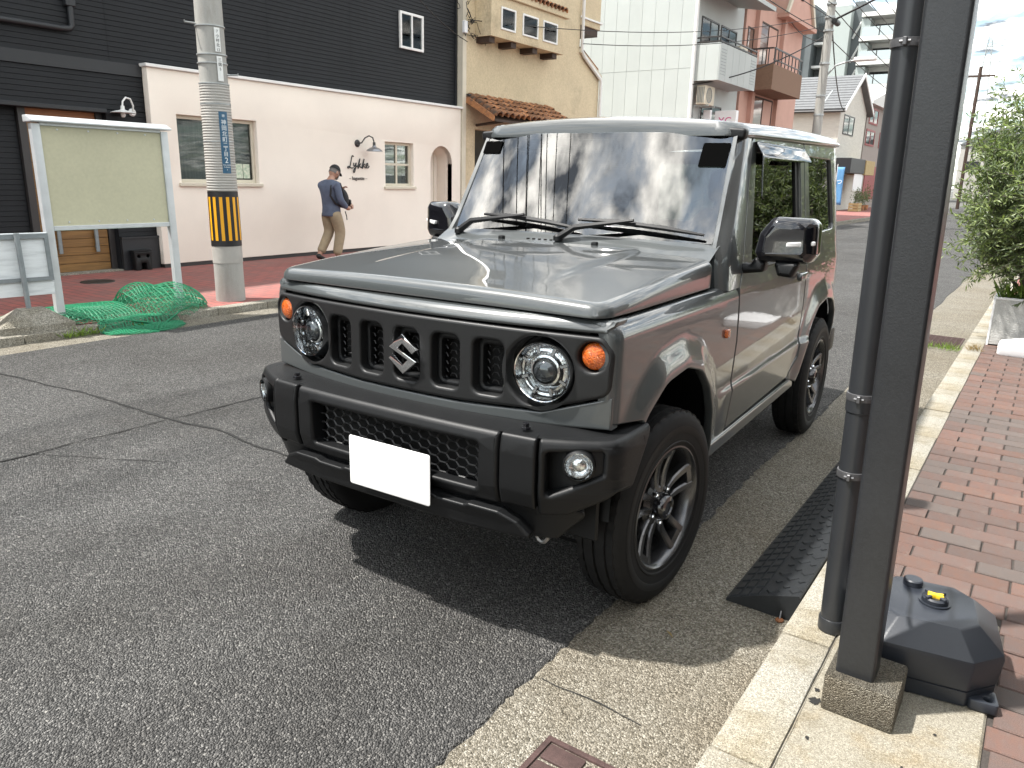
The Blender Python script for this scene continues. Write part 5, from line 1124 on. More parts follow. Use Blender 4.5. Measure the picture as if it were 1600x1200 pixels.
# ---- front face
def yf(x): return -.527+.165*x*x
def frontfn(u, v, w): return (u, yf(u)-w, v)
gr_o = fillet([(-.47, .757), (-.20, .746), (.20, .746), (.47, .757), (.676, .822), (.681, .945), (.650, .988), (.2, .992), (-.2, .992), (-.650, .988), (-.681, .945), (-.676, .822)], [.05, .1, .1, .05, .04, .05, .03, .1, .1, .03, .05, .04])
slots = [rect(x-.052, x+.052, .778, .946, .026) for x in (-.302, -.151, 0, .151, .302)]
hl = [circ(s*.466, .870, .106, 48) for s in (1, -1)]; tl = [circ(s*.622, .930, .043, 28) for s in (1, -1)]
grille = plate('grille', gr_o, 'grille_plastic', car, slots+hl+tl, depth=.045, bev=.009, bseg=2, gu=.04, fn=frontfn)
for x in (-.302, -.151, 0, .151, .302):
    fr = plate('slot_frame', rect(x-.054, x+.054, .776, .948, .026), 'black_plastic', grille, [rect(x-.034, x+.034, .796, .925, .012)], depth=.03, bev=.008, bseg=1, gu=.03, fn=lambda u, v, w: (u, yf(u)-w+.032, v))
    bm = bmesh.new(); hx, hz = .023, .0215
    for i in range(-1, 4):
        for j in range(-1, 7):
            cx0 = x-.036+i*hx*1.5; cz0 = .79+j*hz*1.15+(hz*.575 if i % 2 else 0)
            P = [(cx0+hx*.56*math.cos(PI/3*k), cz0+hz*.56*math.sin(PI/3*k)) for k in range(6)]
            for k in range(3):
                a, b = P[k], P[k+1]
                if abs(a[0]-x) > .047 or abs(b[0]-x) > .047 or not (.778 < a[1] < .94): continue
                tube(bm, [(a[0], yf(x)+.050, a[1]), (b[0], yf(x)+.050, b[1])], .0019, 4)
    new_obj('mesh_insert', finish(bm, 'hex', None, doubles=0), 'mesh_plastic', grille)
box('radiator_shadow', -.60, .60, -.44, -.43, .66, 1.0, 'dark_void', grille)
band = fillet([(-.660, .996), (.660, .996), (.680, 1.034), (-.680, 1.034)], .004)
plate('nose_panel', band, 'paint', car, depth=.08, bev=.013, bseg=4, gu=.04, fn=lambda u, v, w: (u, yf(u)+.004-w+(.016*sstep(1.0, 1.036, v)), v))
lowb = [(-.682, .818), (-.475, .751), (-.20, .740), (.20, .740), (.475, .751), (.682, .818), (.682, .722), (.48, .712), (.20, .708), (-.20, .708), (-.48, .712), (-.682, .722)]
plate('valance', lowb, 'paint', car, depth=.05, bev=.006, bseg=2, gu=.04, fn=lambda u, v, w: (u, yf(u)+.006-w, v))
# emblem: slanted S
em = [(-1, .27), (-.02, .98), (1, .30), (.66, .06), (.0, .50), (-.34, .25), (1, -.27), (.02, -.98), (-1, -.30), (-.66, -.06), (.0, -.50), (.34, -.25)]
plate('emblem', [(a*.058, .866+b*.066) for a, b in em], 'chrome', grille, depth=.014, bev=.004, bseg=1, fn=lambda u, v, w: (u, -.545-w, v))
for s in (1, -1):
    y0 = yf(.478)
    h = new_obj('headlight', None, None, car, (s*.478, y0, .871)); h.rotation_euler = (0, 0, s*R(6))
    me = None
    bm = bmesh.new(); lathe(bm, [(.112, .05), (.1, .045), (.0905, .004), (.088, -.004), (.0845, -.002), (.082, .02)], 48, 'y'); new_obj('bezel', finish(bm, 'b', 40), 'chrome', h)
    bm = bmesh.new(); lathe(bm, [(.083, .006), (.078, .030), (.066, .034), (.066, .018), (.060, .016), (.058, .045), (.050, .05), (.046, .022), (.040, .020), (.036, .05)], 48, 'y'); new_obj('reflector', finish(bm, 'r', 30), 'lamp_reflector', h)
    bm = bmesh.new(); lathe(bm, [(.037, .045), (.036, .022), (.030, .010), (.018, .003), (0, .001)], 32, 'y'); new_obj('projector_lens', finish(bm, 'r', 60), 'projector', h)
    for a in range(0, 360, 45):
        c_, s_ = math.cos(R(a+20)), math.sin(R(a+20)); bm = bmesh.new(); bx(bm, .052, .078, .014, .030, -.006, .006, .002)
        q = new_obj('reflector_facet', finish(bm, 'f'), 'chrome', h); q.rotation_euler = (0, -R(a+20), 0)
    bm = bmesh.new(); lathe(bm, [(.0865, -.001), (.08, -.010), (.06, -.017), (.03, -.021), (0, -.022)], 40, 'y'); new_obj('lens_cover', finish(bm, 'l', 60), 'lamp_glass', h)
    bm = bmesh.new(); lathe(bm, [(.040, .03), (.040, .008), (.036, -.001), (.026, -.008), (0, -.012)], 28, 'y'); new_obj('turn_signal', finish(bm, 't', 45), 'orange_lens', car, (s*.624, yf(.622)+.012, .930), (0, 0, s*R(12)))
    bm = bmesh.new(); lathe(bm, [(.118, .0), (.100, .055), (.08, .06), (0, .06)], 40, 'y'); new_obj('headlight_bowl', finish(bm, 't', 45), 'black_plastic', car, (s*.466, yf(.466)+.012, .869), (0, 0, s*R(6)))
# ---- bumper, bent round a plan path
BP = [(0, -.628), (.15, -.627), (.30, -.623), (.42, -.616), (.535, -.605), (.63, -.562), (.712, -.513), (.730, -.492), (.738, -.465), (.741, -.40), (.742, -.26)]
BL = [0]
for a, b in zip(BP, BP[1:]): BL.append(BL[-1]+math.hypot(b[0]-a[0], b[1]-a[1]))
def bpath(u):
    s = 1 if u >= 0 else -1; u = abs(u)
    for i in range(len(BP)-1):
        if u <= BL[i+1] or i == len(BP)-2:
            t = (u-BL[i])/(BL[i+1]-BL[i]); break
    P = [Vector(p) for p in BP]; p = P[i].lerp(P[i+1], t)
    d0 = (P[min(i+1, len(P)-1)]-P[max(i-1, 0)]).normalized(); d1 = (P[min(i+2, len(P)-1)]-P[i]).normalized(); d = d0.lerp(d1, t).normalized()
    n = Vector((d.y, -d.x))
    return s*p.x, p.y, s*n.x, n.y
def bumpfn(off=0.):
    def f(u, v, w):
        x, y, nx_, ny_ = bpath(u); o = w+off-.010*sstep(.67, .71, v)-.045*sstep(.56, .40, v)
        return (x+nx_*o, y+ny_*o, v)
    return f
bumper = new_obj('front_bumper', None, None, car)
intake = fillet([(-.340, .522), (.340, .522), (.345, .665), (-.345, .665)], .012)
plate('bumper_centre', fillet([(-.413, .480), (.413, .480), (.413, .708), (-.413, .708)], .01), 'black_plastic', bumper, [intake], depth=.07, bev=.014, bseg=3, gu=.05, gv=.03, fn=bumpfn())
for s in (1, -1):
    plate('bumper_pod', fillet([(s*.419, .492), (s*.534, .492), (s*.534, .710), (s*.419, .710)], .006), 'black_plastic', bumper, depth=.07, bev=.010, bseg=3, gu=.05, gv=.03, fn=bumpfn(.004))
    fogh = fillet([(s*.562, .540), (s*.725, .615), (s*.725, .680), (s*.562, .672)], .010)
    plate('bumper_corner', fillet([(s*.539, .470), (s*.63, .478), (s*.775, .556), (s*.865, .545), (s*.985, .700), (s*.985, .712), (s*.539, .709)], [.01, .05, .04, .03, .01, .01, .01]), 'black_plastic', bumper, [fogh], depth=.055, bev=.014, bseg=3, gu=.03, gv=.03, fn=bumpfn())
    plate('fog_recess', [(s*.548, .525), (s*.74, .60), (s*.74, .695), (s*.548, .69)], 'black_plastic', bumper, depth=.01, gu=.05, fn=lambda u, v, w, s=s: bumpfn(-.014-.045*sstep(.66, .56, abs(u)))(u, v, w))
    fx, fy, fnx, fny = bpath(s*.655)
    fl = new_obj('fog_light', None, None, bumper, (fx+fnx*.004, fy+fny*.004, .642)); fl.rotation_euler = (0, 0, s*R(22))
    bm = bmesh.new(); lathe(bm, [(.046, .03), (.045, -.002), (.040, -.006), (.039, .004)], 32, 'y'); new_obj('fog_bezel', finish(bm, 'f', 40), 'black_plastic', fl)
    bm = bmesh.new(); lathe(bm, [(.040, -.002), (.034, .006), (.020, .010), (.012, .004), (0, .003)], 32, 'y'); new_obj('fog_reflector', finish(bm, 'f', 40), 'lamp_reflector', fl)
    bm = bmesh.new(); lathe(bm, [(.0395, -.002), (.03, -.009), (.0, -.013)], 32, 'y'); new_obj('fog_lens', finish(bm, 'f', 60), 'lamp_glass', fl)
    bm = bmesh.new(); lathe(bm, [(.015, 0), (.015, .006), (.010, .007), (.010, .017), (0, .018)], 6, 'z'); new_obj('bumper_bolt', finish(bm, 'f', 20), 'gloss_black', bumper, (s*.470, -.556, .7165))
# top shelf of the bumper
def shelf(a, b):
    u = -.98+1.96*a; x, y, nx_, ny_ = bpath(u); o = -.022; X, Y = x+nx_*o, y+ny_*o
    yb = -.43 if abs(X) < .6 else -.43+.19*sstep(.6, .72, abs(X))
    return (X*(1-.05*b), Y+(yb-Y)*b, .7075+.012*b)
gridmesh('bumper_shelf', 72, 4, shelf, 'black_plastic', bumper)
plate('bumper_lip', fillet([(-.53, .400), (-.30, .392), (.30, .392), (.53, .400), (.48, .448), (.42, .472), (.32, .474), (.30, .466), (.20, .466), (.18, .474), (-.18, .474), (-.20, .466), (-.30, .466), (-.32, .474), (-.42, .472), (-.48, .448)], .008), 'black_plastic', bumper, depth=.10, bev=.010, bseg=3, gu=.05, fn=bumpfn(.036))
plate('bumper_underside', fillet([(-.60, .385), (.60, .385), (.70, .48), (.64, .50), (-.64, .50), (-.70, .48)], .02), 'black_plastic', bumper, depth=.06, bev=.012, bseg=2, gu=.05, fn=bumpfn(-.012))
bm = bmesh.new(); hx, hz = .046, .030
for i in range(-11, 12):
    for j in range(-1, 6):
        cx0 = i*hx*.80; cz0 = .525+j*hz*1.02+(hz*.51 if i % 2 else 0)
        P = [(cx0+hx*.53*math.cos(PI/3*k), cz0+hz*.58*math.sin(PI/3*k)) for k in range(6)]
        for k in range(3):
            a, b = P[k], P[k+1]
            if max(abs(a[0]), abs(b[0])) < .37 and .505 < min(a[1], b[1]) and max(a[1], b[1]) < .672: tube(bm, [(a[0], -.572, a[1]), (b[0], -.572, b[1])], .0032, 4)
new_obj('intake_mesh', finish(bm, 'hex', None, doubles=0), 'mesh_plastic', bumper)
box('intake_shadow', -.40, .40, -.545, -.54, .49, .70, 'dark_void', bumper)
pl = new_obj('number_plate', None, None, car)
plate('plate_blank', rect(-.165, .165, -.0825, .0825, .008), 'white_plate', pl, depth=.003, bev=.001, fn=lambda u, v, w: (.03+u, -.652-w, .520+v), smooth=40)
box('plate_bracket', -.09, .15, -.648, -.60, .475, .575, 'black_plastic', pl)
for s in (1, -1):
    box('mud_guard', s*.585-.065, s*.585+.065, -.43, -.415, .36, .50, 'black_plastic', car, .006)
bm = bmesh.new()
tube(bm, [(.47+.022*math.cos(a), -.44, .345+.03*math.sin(a)) for a in [2*PI*k/12 for k in range(13)]], .007, 6); tube(bm, [(.47, -.44, .37), (.47, -.40, .42)], .009, 6)
new_obj('tow_hook', finish(bm, 'h', 40), 'steel_worn', car)

# ---- windscreen
def wsc(a, b):
    s = 2*a-1; return (s*(.604-.030*b), .537+.238*b-.042*(1-s*s), 1.183+.418*b)
ws = gridmesh('windscreen', 24, 12, wsc, 'windshield_glass', car)
if ws.data.polygons[100].normal.y > 0: ws.data.flip_normals()
bm = bmesh.new()
def strip(path_o, path_i):
    A = [bm.verts.new(p) for p in path_o]; B = [bm.verts.new(p) for p in path_i]
    for k in range(len(A)-1): bm.faces.new((A[k], A[k+1], B[k+1], B[k]))
def wso(a, b): x, y, z = wsc(a, b); return (x, y+.004, z-.001)
K = [k/24 for k in range(25)]
strip([wso(k, 0) for k in K], [wso(k, .055) for k in K]); strip([wso(k, 1) for k in K], [wso(k, .955) for k in K])
strip([wso(0, k) for k in K], [wso(.022, k) for k in K]); strip([wso(1, k) for k in K], [wso(.978, k) for k in K])
new_obj('windscreen_border', finish(bm, 'border', 60), 'sticker', car)
plate('inspection_sticker', rect(.470, .575, -.055, .045, .006), 'sticker', car, depth=.002, fn=lambda u, v, w: (u, .537+.238*.80-.042*(1-(u/.58)**2)+.238*v/.46-.006-w, 1.183+.418*.80+.418*v/.46))
plate('sunscreen_sticker', rect(-.585, -.485, -.03, .03, .006), 'sticker', car, depth=.002, fn=lambda u, v, w: (u, .537+.238*.86-.042*(1-(u/.58)**2)+.238*v/.46-.006-w, 1.183+.418*.86+.418*v/.46))
# cowl
gridmesh('cowl', 24, 4, lambda a, b: ((2*a-1)*.635, .425+.105*b-.035*(1-(2*a-1)**2)*b, 1.128+.052*b+.010*(1-(2*a-1)**2)), 'paint', car)
for i in range(6): box('cowl_vent', -.17+.028*i, -.158+.028*i, .455, .492, 1.158, 1.1655, 'dark_void', car)
for x in (-.27, .17):
    bm = bmesh.new(); bx(bm, x-.012, x+.012, .405, .43, 1.15, 1.172, .006, 2); new_obj('washer_nozzle', finish(bm, 'n', 40), 'black_plastic', car)
def wiper(x0, x1, bl):
    w = new_obj('wiper', None, None, car)
    def P(x, t, off): s = x/.604; return Vector((x, .537+.238*t-.042*(1-s*s)-off*.87, 1.183+.418*t+off*.5))
    a = P(x0, -.06, .035); b = P(x0+.07, .03, .05); c = P(x1, .115, .055)
    bm = bmesh.new(); tube(bm, [a, b, c], [.016, .014, .007], 6); new_obj('wiper_arm', finish(bm, 'a', 50), 'black_plastic', w)
    bm = bmesh.new(); tube(bm, [P(x1-bl*.5, .125, .03), P(x1-bl*.2, .118, .034), P(x1+bl*.25, .08, .034), P(x1+bl*.55, .045, .028)], [.006, .011, .011, .005], 6); new_obj('wiper_blade', finish(bm, 'a', 50), 'black_plastic', w)
    bm = bmesh.new(); lathe(bm, [(.02, 0), (.02, .018), (.012, .026), (0, .027)], 12, 'z'); q = new_obj('wiper_pivot', finish(bm, 'a', 40), 'black_plastic', w); q.location = a-Vector((0, 0, .012))
wiper(-.545, -.20, .46); wiper(-.015, .30, .50)

# ---- mirrors
for s in (1, -1):
    mr = new_obj('side_mirror', None, None, car)
    mo = fillet([(.715, 1.150), (.735, 1.115), (.915, 1.115), (.938, 1.15), (.934, 1.262), (.912, 1.285), (.775, 1.289), (.728, 1.225)], [.02, .02, .03, .03, .03, .03, .04, .03], 6)
    plate('mirror_housing', mo, 'gloss_black', mr, depth=.135, bev=.042, bseg=6, fn=lambda u, v, w, s=s: (s*u, .685-w+.10*sstep(.84, .94, u)*.35, v), smooth=60)
    plate('mirror_glass', rect(.752, .918, 1.14, 1.27, .025), 'chrome', mr, depth=.004, fn=lambda u, v, w, s=s: (s*u, .826-w, v))
    plate('mirror_signal', fillet([(.838, 1.178), (.932, 1.186), (.932, 1.204), (.838, 1.196)], .006), 'clear_marker', mr, depth=.03, bev=.004, gu=.02, fn=lambda u, v, w, s=s: (s*u, .680-w+.10*sstep(.84, .94, u)*.50, v))
    plate('mirror_arm', fillet([(.66, 1.06), (.755, 1.075), (.76, 1.11), (.72, 1.135), (.70, 1.10), (.66, 1.105)], .012), 'black_plastic', mr, depth=.07, bev=.015, bseg=2, fn=lambda u, v, w, s=s: (s*u, .715-w, v))
    plate('mirror_underpod', fillet([(.79, 1.12), (.81, 1.065), (.865, 1.062), (.89, 1.12)], .012), 'black_plastic', mr, depth=.07, bev=.015, bseg=2, fn=lambda u, v, w, s=s: (s*u, .705-w, v))

# ---- wheels
def wheel_parts():
    w = bpy.data.objects.new('wheel', None); COL.objects.link(w)
    hw = .0875; prof = [(.203, -.070), (.212, -.079), (.235, -.084), (.262, -.0875), (.292, -.0872), (.312, -.082), (.326, -.0745), (.334, -.066)]
    tread = []
    for a, b in ((-.066, -.046), (-.037, -.006), (.006, .037), (.046, .066)): tread += [(.3415 if abs(a+b) < .1 else .339, a), (.3415 if abs(a+b) < .1 else .339, b)]
    tr = []
    for i in range(0, len(tread), 2):
        if i: tr += [(.332, tread[i-1][1]+.001), (.332, tread[i][1]-.001)]
        tr += [tread[i], tread[i+1]]
    prof2 = prof+tr+[(r, -h) for r, h in prof[::-1]]
    n = 168; bm = bmesh.new(); rings = []
    for k, (r, h) in enumerate(prof2):
        ring = []
        for j in range(n):
            rr_ = r; jj = (j+int(abs(h)*60)) % 4
            if r > .333 and abs(h) > .04 and jj == 0: rr_ -= .006
            if r > .333 and abs(h) < .04 and (j+int(h*300)) % 6 == 0: rr_ -= .004
            if abs(r-.312) < .001 and j % 2: rr_ += .0; h_ = h*1.012
            else: h_ = h
            a = 2*PI*j/n; z = rr_*math.sin(a); z = max(z, -.3335)
            ring.append(bm.verts.new((h_, rr_*math.cos(a), z)))
        rings.append(ring)
    for A, B in zip(rings, rings[1:]):
        for j in range(n): bm.faces.new((A[j], A[(j+1) % n], B[(j+1) % n], B[j]))
    new_obj('tyre', finish(bm, 'tyre', 32), 'tread', w)
    bm = bmesh.new(); lathe(bm, [(.286, .0868), (.288, .0885), (.264, .0890), (.262, .087)], 96, 'x'); lathe(bm, [(.236, .0842), (.234, .0862), (.228, .0855), (.226, .083)], 96, 'x'); new_obj('sidewall_ring', finish(bm, 's', 50), 'rubber', w)
    bm = bmesh.new(); lathe(bm, [(.206, .066), (.2185, .074), (.2185, .080), (.212, .081), (.203, .074), (.198, .060), (.190, .03), (.185, -.05), (.215, -.075), (.205, -.08), (.178, -.05), (.183, .03)], 72, 'x'); new_obj('rim', finish(bm, 'rim', 35), 'gunmetal', w)
    for k in range(5):
        for sg in (-1, 1):
            a0 = R(90+72*k)
            def pt(r, lat, h): return Vector((h, r*math.cos(a0)-lat*math.sin(a0), r*math.sin(a0)+lat*math.cos(a0)))
            bm = bmesh.new(); ring = []
            for t in [i/6 for i in range(7)]:
                r = .050+.148*t; lat = sg*(.019+.021*t); wd = .0125+.005*t; h1 = .048+.022*t-.010*math.sin(PI*t); h0 = h1-.034
                ring.append([bm.verts.new(q) for q in (pt(r, lat-wd, h0), pt(r, lat-wd*.9, h1-.006), pt(r, lat-wd*.6, h1), pt(r, lat+wd*.6, h1), pt(r, lat+wd*.9, h1-.006), pt(r, lat+wd, h0))])
            for A, B in zip(ring, ring[1:]):
                for j in range(6): bm.faces.new((A[j], A[(j+1) % 6], B[(j+1) % 6], B[j]))
            new_obj('spoke', finish(bm, 'spoke', 32), 'gunmetal', w)
        bm = bmesh.new(); q_ = [bm.verts.new(pt(r, l, h)) for r, l, h in ((.178, -.040, .062), (.178, .040, .062), (.200, .058, .068), (.200, -.058, .068), (.178, -.040, .035), (.178, .040, .035), (.200, .058, .035), (.200, -.058, .035))]
        for f_ in ((0, 1, 2, 3), (4, 5, 6, 7), (0, 1, 5, 4), (1, 2, 6, 5), (2, 3, 7, 6), (3, 0, 4, 7)): bm.faces.new([q_[i] for i in f_])
        new_obj('spoke_bridge', finish(bm, 'bridge', 32), 'gunmetal', w)
    bm = bmesh.new(); lathe(bm, [(.085, .0), (.084, .028), (.066, .044), (.048, .046)], 40, 'x'); new_obj('hub', finish(bm, 'hub', 35), 'gunmetal', w)
    bm = bmesh.new(); lathe(bm, [(.047, .02), (.047, .070), (.040, .080), (.026, .083), (.024, .078), (0, .078)], 36, 'x'); new_obj('hub_cap', finish(bm, 'hub', 35), 'gloss_black', w)
    for k in range(5):
        a = R(54+72*k); bm = bmesh.new(); lathe(bm, [(.010, .03), (.010, .052), (.006, .060), (0, .061)], 6, 'x', (0, .0625*math.cos(a), .0625*math.sin(a))); new_obj('lug_nut', finish(bm, 'n', 25), 'chrome', w)
    bm = bmesh.new(); lathe(bm, [(0, -.03), (.145, -.03), (.145, -.018), (.05, -.01), (0, -.01)], 48, 'x'); new_obj('brake_disc', finish(bm, 'd', 35), 'steel_dark', w)
    return w
w0 = wheel_parts(); first = True
for x, y, st in ((.6325, 0, -6), (-.6325, 0, -6), (.6375, 2.25, 0), (-.6375, 2.25, 0)):
    w = w0 if first else copy_tree(w0); first = False
    w.parent = car; w.location = (x, y, .335); w.rotation_euler = (0, 0, R(st)+(PI if x < 0 else 0))
sp = copy_tree(w0); sp.name = 'spare_wheel'; sp.parent = car; sp.location = (.05, 2.85, .93); sp.rotation_euler = (0, 0, PI/2)

# ---- underbody, inner arches
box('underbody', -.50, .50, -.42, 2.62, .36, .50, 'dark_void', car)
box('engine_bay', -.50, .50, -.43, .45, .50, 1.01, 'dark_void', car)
for s in (1, -1):
    for y0, y1 in ((-.40, .46), (1.77, 2.67)):
        A = bmesh.new(); n = 10; yc = (y0+y1)/2; ry = (y1-y0)/2
        ra = [A.verts.new((s*.50, yc-ry*math.cos(PI*k/n), .42+.42*math.sin(PI*k/n)**.7)) for k in range(n+1)]; rb = [A.verts.new((s*.672, v.co.y, v.co.z)) for v in ra]
        for k in range(n): A.faces.new((ra[k], ra[k+1], rb[k+1], rb[k]))
        A.faces.new(ra)
        new_obj('arch_liner', finish(A, 'liner', 50), 'black_plastic', car)
for y in (0, 2.25): tubeo('axle', [(-.58, y, .33), (.58, y, .33)], .045, 'dark_void', car, 10)
# ---- rear end
plate('tailgate', rect(-.60, .60, .52, 1.60, .04), 'paint', car, [rect(-.50, .50, 1.10, 1.52, .05)], depth=.04, bev=.01, fn=lambda u, v, w: (u, 2.69+w-.03*sstep(1.0, 1.6, v)+.02, v), gv=.1)
plate('rear_glass', rect(-.52, .52, 1.08, 1.54, .05), 'side_glass', car, depth=.004, fn=lambda u, v, w: (u, 2.675+w-.03*sstep(1.0, 1.6, v), v), gv=.1)
box('rear_bumper', -.70, .70, 2.66, 2.80, .40, .55, 'black_plastic', car, .02, 2)
for s in (1, -1): box('tail_light', s*.55-.07, s*.55+.07, 2.79, 2.81, .46, .52, 'red_lens', car, .006)
# ---- interior
box('floor_pan', -.62, .62, .50, 2.62, .50, .54, 'interior', car)
gridmesh('dashboard', 16, 6, lambda a, b: ((2*a-1)*.62, .60+.30*b, 1.135+.03*math.sin(PI*b*.9)-.28*sstep(.75, 1, b)), 'interior', car)
box('dash_body', -.62, .62, .56, .86, .60, 1.11, 'interior', car, .03, 2)
box('dash_tray', -.30, .05, .62, .70, 1.165, 1.172, 'white_plate', car, .002)
bm = bmesh.new(); tube(bm, [(-.32+.185*math.cos(a), 1.0-.07*math.sin(a), 1.08+.17*math.sin(a)) for a in [2*PI*k/28 for k in range(29)]], .015, 8)
tube(bm, [(-.50, 1.0, 1.08), (-.14, 1.0, 1.08)], .014, 6); tube(bm, [(-.32, 1.0, 1.08), (-.32, .80, .98)], .03, 8)
new_obj('steering_wheel', finish(bm, 'sw', 50), 'interior', car)
for s in (1, -1):
    st = new_obj('seat', None, None, car, (s*.32, 0, 0))
    box('seat_cushion', -.23, .23, 1.08, 1.56, .60, .76, 'seat_fabric', st, .04, 3)
    plate('seat_back', fillet([(-.23, .72), (.23, .72), (.21, 1.20), (.15, 1.28), (-.15, 1.28), (-.21, 1.20)], .06), 'seat_fabric', st, depth=.14, bev=.05, bseg=3, fn=lambda u, v, w: (u, 1.50-w+.35*(v-.72)*.5, v))
    box('headrest', -.12, .12, 1.59, 1.69, 1.31, 1.47, 'seat_fabric', st, .035, 3)
box('rear_seat', -.58, .58, 2.15, 2.32, .60, 1.18, 'seat_fabric', car, .05, 3)
plate('interior_mirror', fillet([(-.12, 1.475), (.12, 1.475), (.115, 1.54), (-.115, 1.54)], .02), 'interior', car, depth=.03, bev=.008, fn=lambda u, v, w: (u, .80+w, v))
box('camera_housing', -.09, .09, .715, .76, 1.52, 1.575, 'interior', car, .012, 2)
gridmesh('headliner', 8, 12, lambda a, b: ((2*a-1)*.58, .80+1.82*b, 1.585+.03*math.sin(PI*a)), 'headliner', car)

# ================================================================== the walker
M('skin', (.42, .24, .17), .55, var=.1, vscale=20); M('shirt_blue', (.10, .125, .185), .85, var=.25, vscale=12, bump=.3, bscale=60); M('khaki', (.33, .265, .175), .9, var=.2, vscale=9, bump=.3, bscale=40)
M('cap_black', (.012, .012, .013), .8); M('hair_grey', (.16, .15, .14), .9); M('mask_white', (.62, .62, .62), .8); M('bag_black', (.012, .012, .014), .65, bump=.3, bscale=120); M('shoe', (.015, .014, .014), .55)
def skinned(name, verts, edges, mat, parent, root=0, sub=2):
    me = bpy.data.meshes.new(name); me.from_pydata([v[:3] for v in verts], edges, []); me.update()
    o = new_obj(name, me, mat, parent)
    md = o.modifiers.new('skin', 'SKIN'); md.use_smooth_shade = True
    for i, v in enumerate(verts):
        sv = me.skin_vertices[0].data[i]; r = v[3]; sv.radius = r if isinstance(r, tuple) else (r, r); sv.use_root = i == root
    s_ = o.modifiers.new('sub', 'SUBSURF'); s_.levels = sub; s_.render_levels = sub
    return o
# local frame: +Y walking direction, +X towards the road, z up; height about 1.6 m
ps = thing('person', 'person in blue shirt, khaki trousers and black cap walking, looking into a bag', 'person', (-7.66, 6.17, LZ))
SH, HP = 1.235, .84
body = [(0, -.02, HP, (.085, .075)), (0, -.035, 1.0, (.09, .07)), (0, -.05, 1.15, (.10, .07)), (0, -.03, SH+.0, (.085, .055)), (0, .015, 1.325, .05), (0, .065, 1.38, .055),
        (.10, -.01, HP-.03, .065), (.10, .095, .46, .062), (.10, -.01, .11, .045), (.10, .075, .045, .035),
        (-.09, -.03, HP-.03, .065), (-.09, .03, .47, .06), (-.09, -.19, .16, .044), (-.09, -.235, .055, .036), (-.09, -.15, .035, .03),
        (.17, -.03, SH-.04, .042), (.21, .0, .98, .045), (.20, .17, .845, .036), (.17, .245, .86, .030),
        (-.17, -.03, SH-.04, .042), (-.20, .06, 1.01, .045), (-.13, .22, 1.06, .036), (-.07, .255, 1.12, .030)]
be = [(0, 1), (1, 2), (2, 3), (3, 4), (4, 5), (0, 6), (6, 7), (7, 8), (8, 9), (0, 10), (10, 11), (11, 12), (12, 13), (13, 14), (3, 15), (15, 16), (16, 17), (17, 18), (3, 19), (19, 20), (20, 21), (21, 22)]
body_o = skinned('body', body, be, 'skin', ps)
# head with face, bowed
bm = bmesh.new(); bmesh.ops.create_uvsphere(bm, u_segments=24, v_segments=18, radius=1)
for v in bm.verts:
    x, y, z = v.co; k = 1-.22*max(0, -z); q = Vector((x*.074*k, y*.094*(1-.10*max(0, -z)), z*.112))
    if y > .2: q.y += .022*math.exp(-((x/.18)**2+((z+.12)/.22)**2))-.010*math.exp(-(((abs(x)-.38)/.16)**2+((z-.10)/.12)**2))+.006*math.exp(-((x/.4)**2+((z+.50)/.10)**2))
    v.co = q
hd = new_obj('head', finish(bm, 'head', 70), 'skin', body_o, (0, .085, 1.415), (R(-28), 0, 0))
bm = bmesh.new(); bmesh.ops.create_uvsphere(bm, u_segments=20, v_segments=12, radius=1)
bmesh.ops.delete(bm, geom=[v for v in bm.verts if v.co.z < -.35 or v.co.y > .35], context='VERTS')
for v in bm.verts: v.co = Vector((v.co.x*.078, v.co.y*.098, v.co.z*.114))
new_obj('hair', finish(bm, 'hair', 70), 'hair_grey', hd)
bm = bmesh.new(); bmesh.ops.create_uvsphere(bm, u_segments=24, v_segments=14, radius=1); bmesh.ops.delete(bm, geom=[v for v in bm.verts if v.co.z < .12], context='VERTS')
for v in bm.verts: v.co = Vector((v.co.x*.086, v.co.y*.106, .012+v.co.z*.118))
new_obj('cap_crown', finish(bm, 'cap', 70), 'cap_black', hd)
gridmesh('cap_peak', 10, 5, lambda a, b: ((2*a-1)*.078*(1-.25*b*b), .075+.085*b*(1-.5*(2*a-1)**2), .034-.018*b-.016*(2*a-1)**2), 'cap_black', hd, solid=.005)
gridmesh('face_mask', 8, 6, lambda a, b: ((2*a-1)*.066, .092-.030*(2*a-1)**2+.016*(1-(2*b-1)**2)*(1-(2*a-1)**2), -.085+.075*b), 'mask_white', hd, solid=.003)
for s in (1, -1):
    bm = bmesh.new(); bmesh.ops.create_uvsphere(bm, u_segments=10, v_segments=8, radius=1)
    for v in bm.verts: v.co = Vector((s*.076+v.co.x*.010, -.005+v.co.y*.020, -.01+v.co.z*.030))
    new_obj('ear', finish(bm, 'ear', 70), 'skin', hd)
    bm = bmesh.new(); bmesh.ops.create_uvsphere(bm, u_segments=8, v_segments=6, radius=.009); new_obj('eye', finish(bm, 'eye', 70), 'ink', hd, (s*.030, .088, .012))
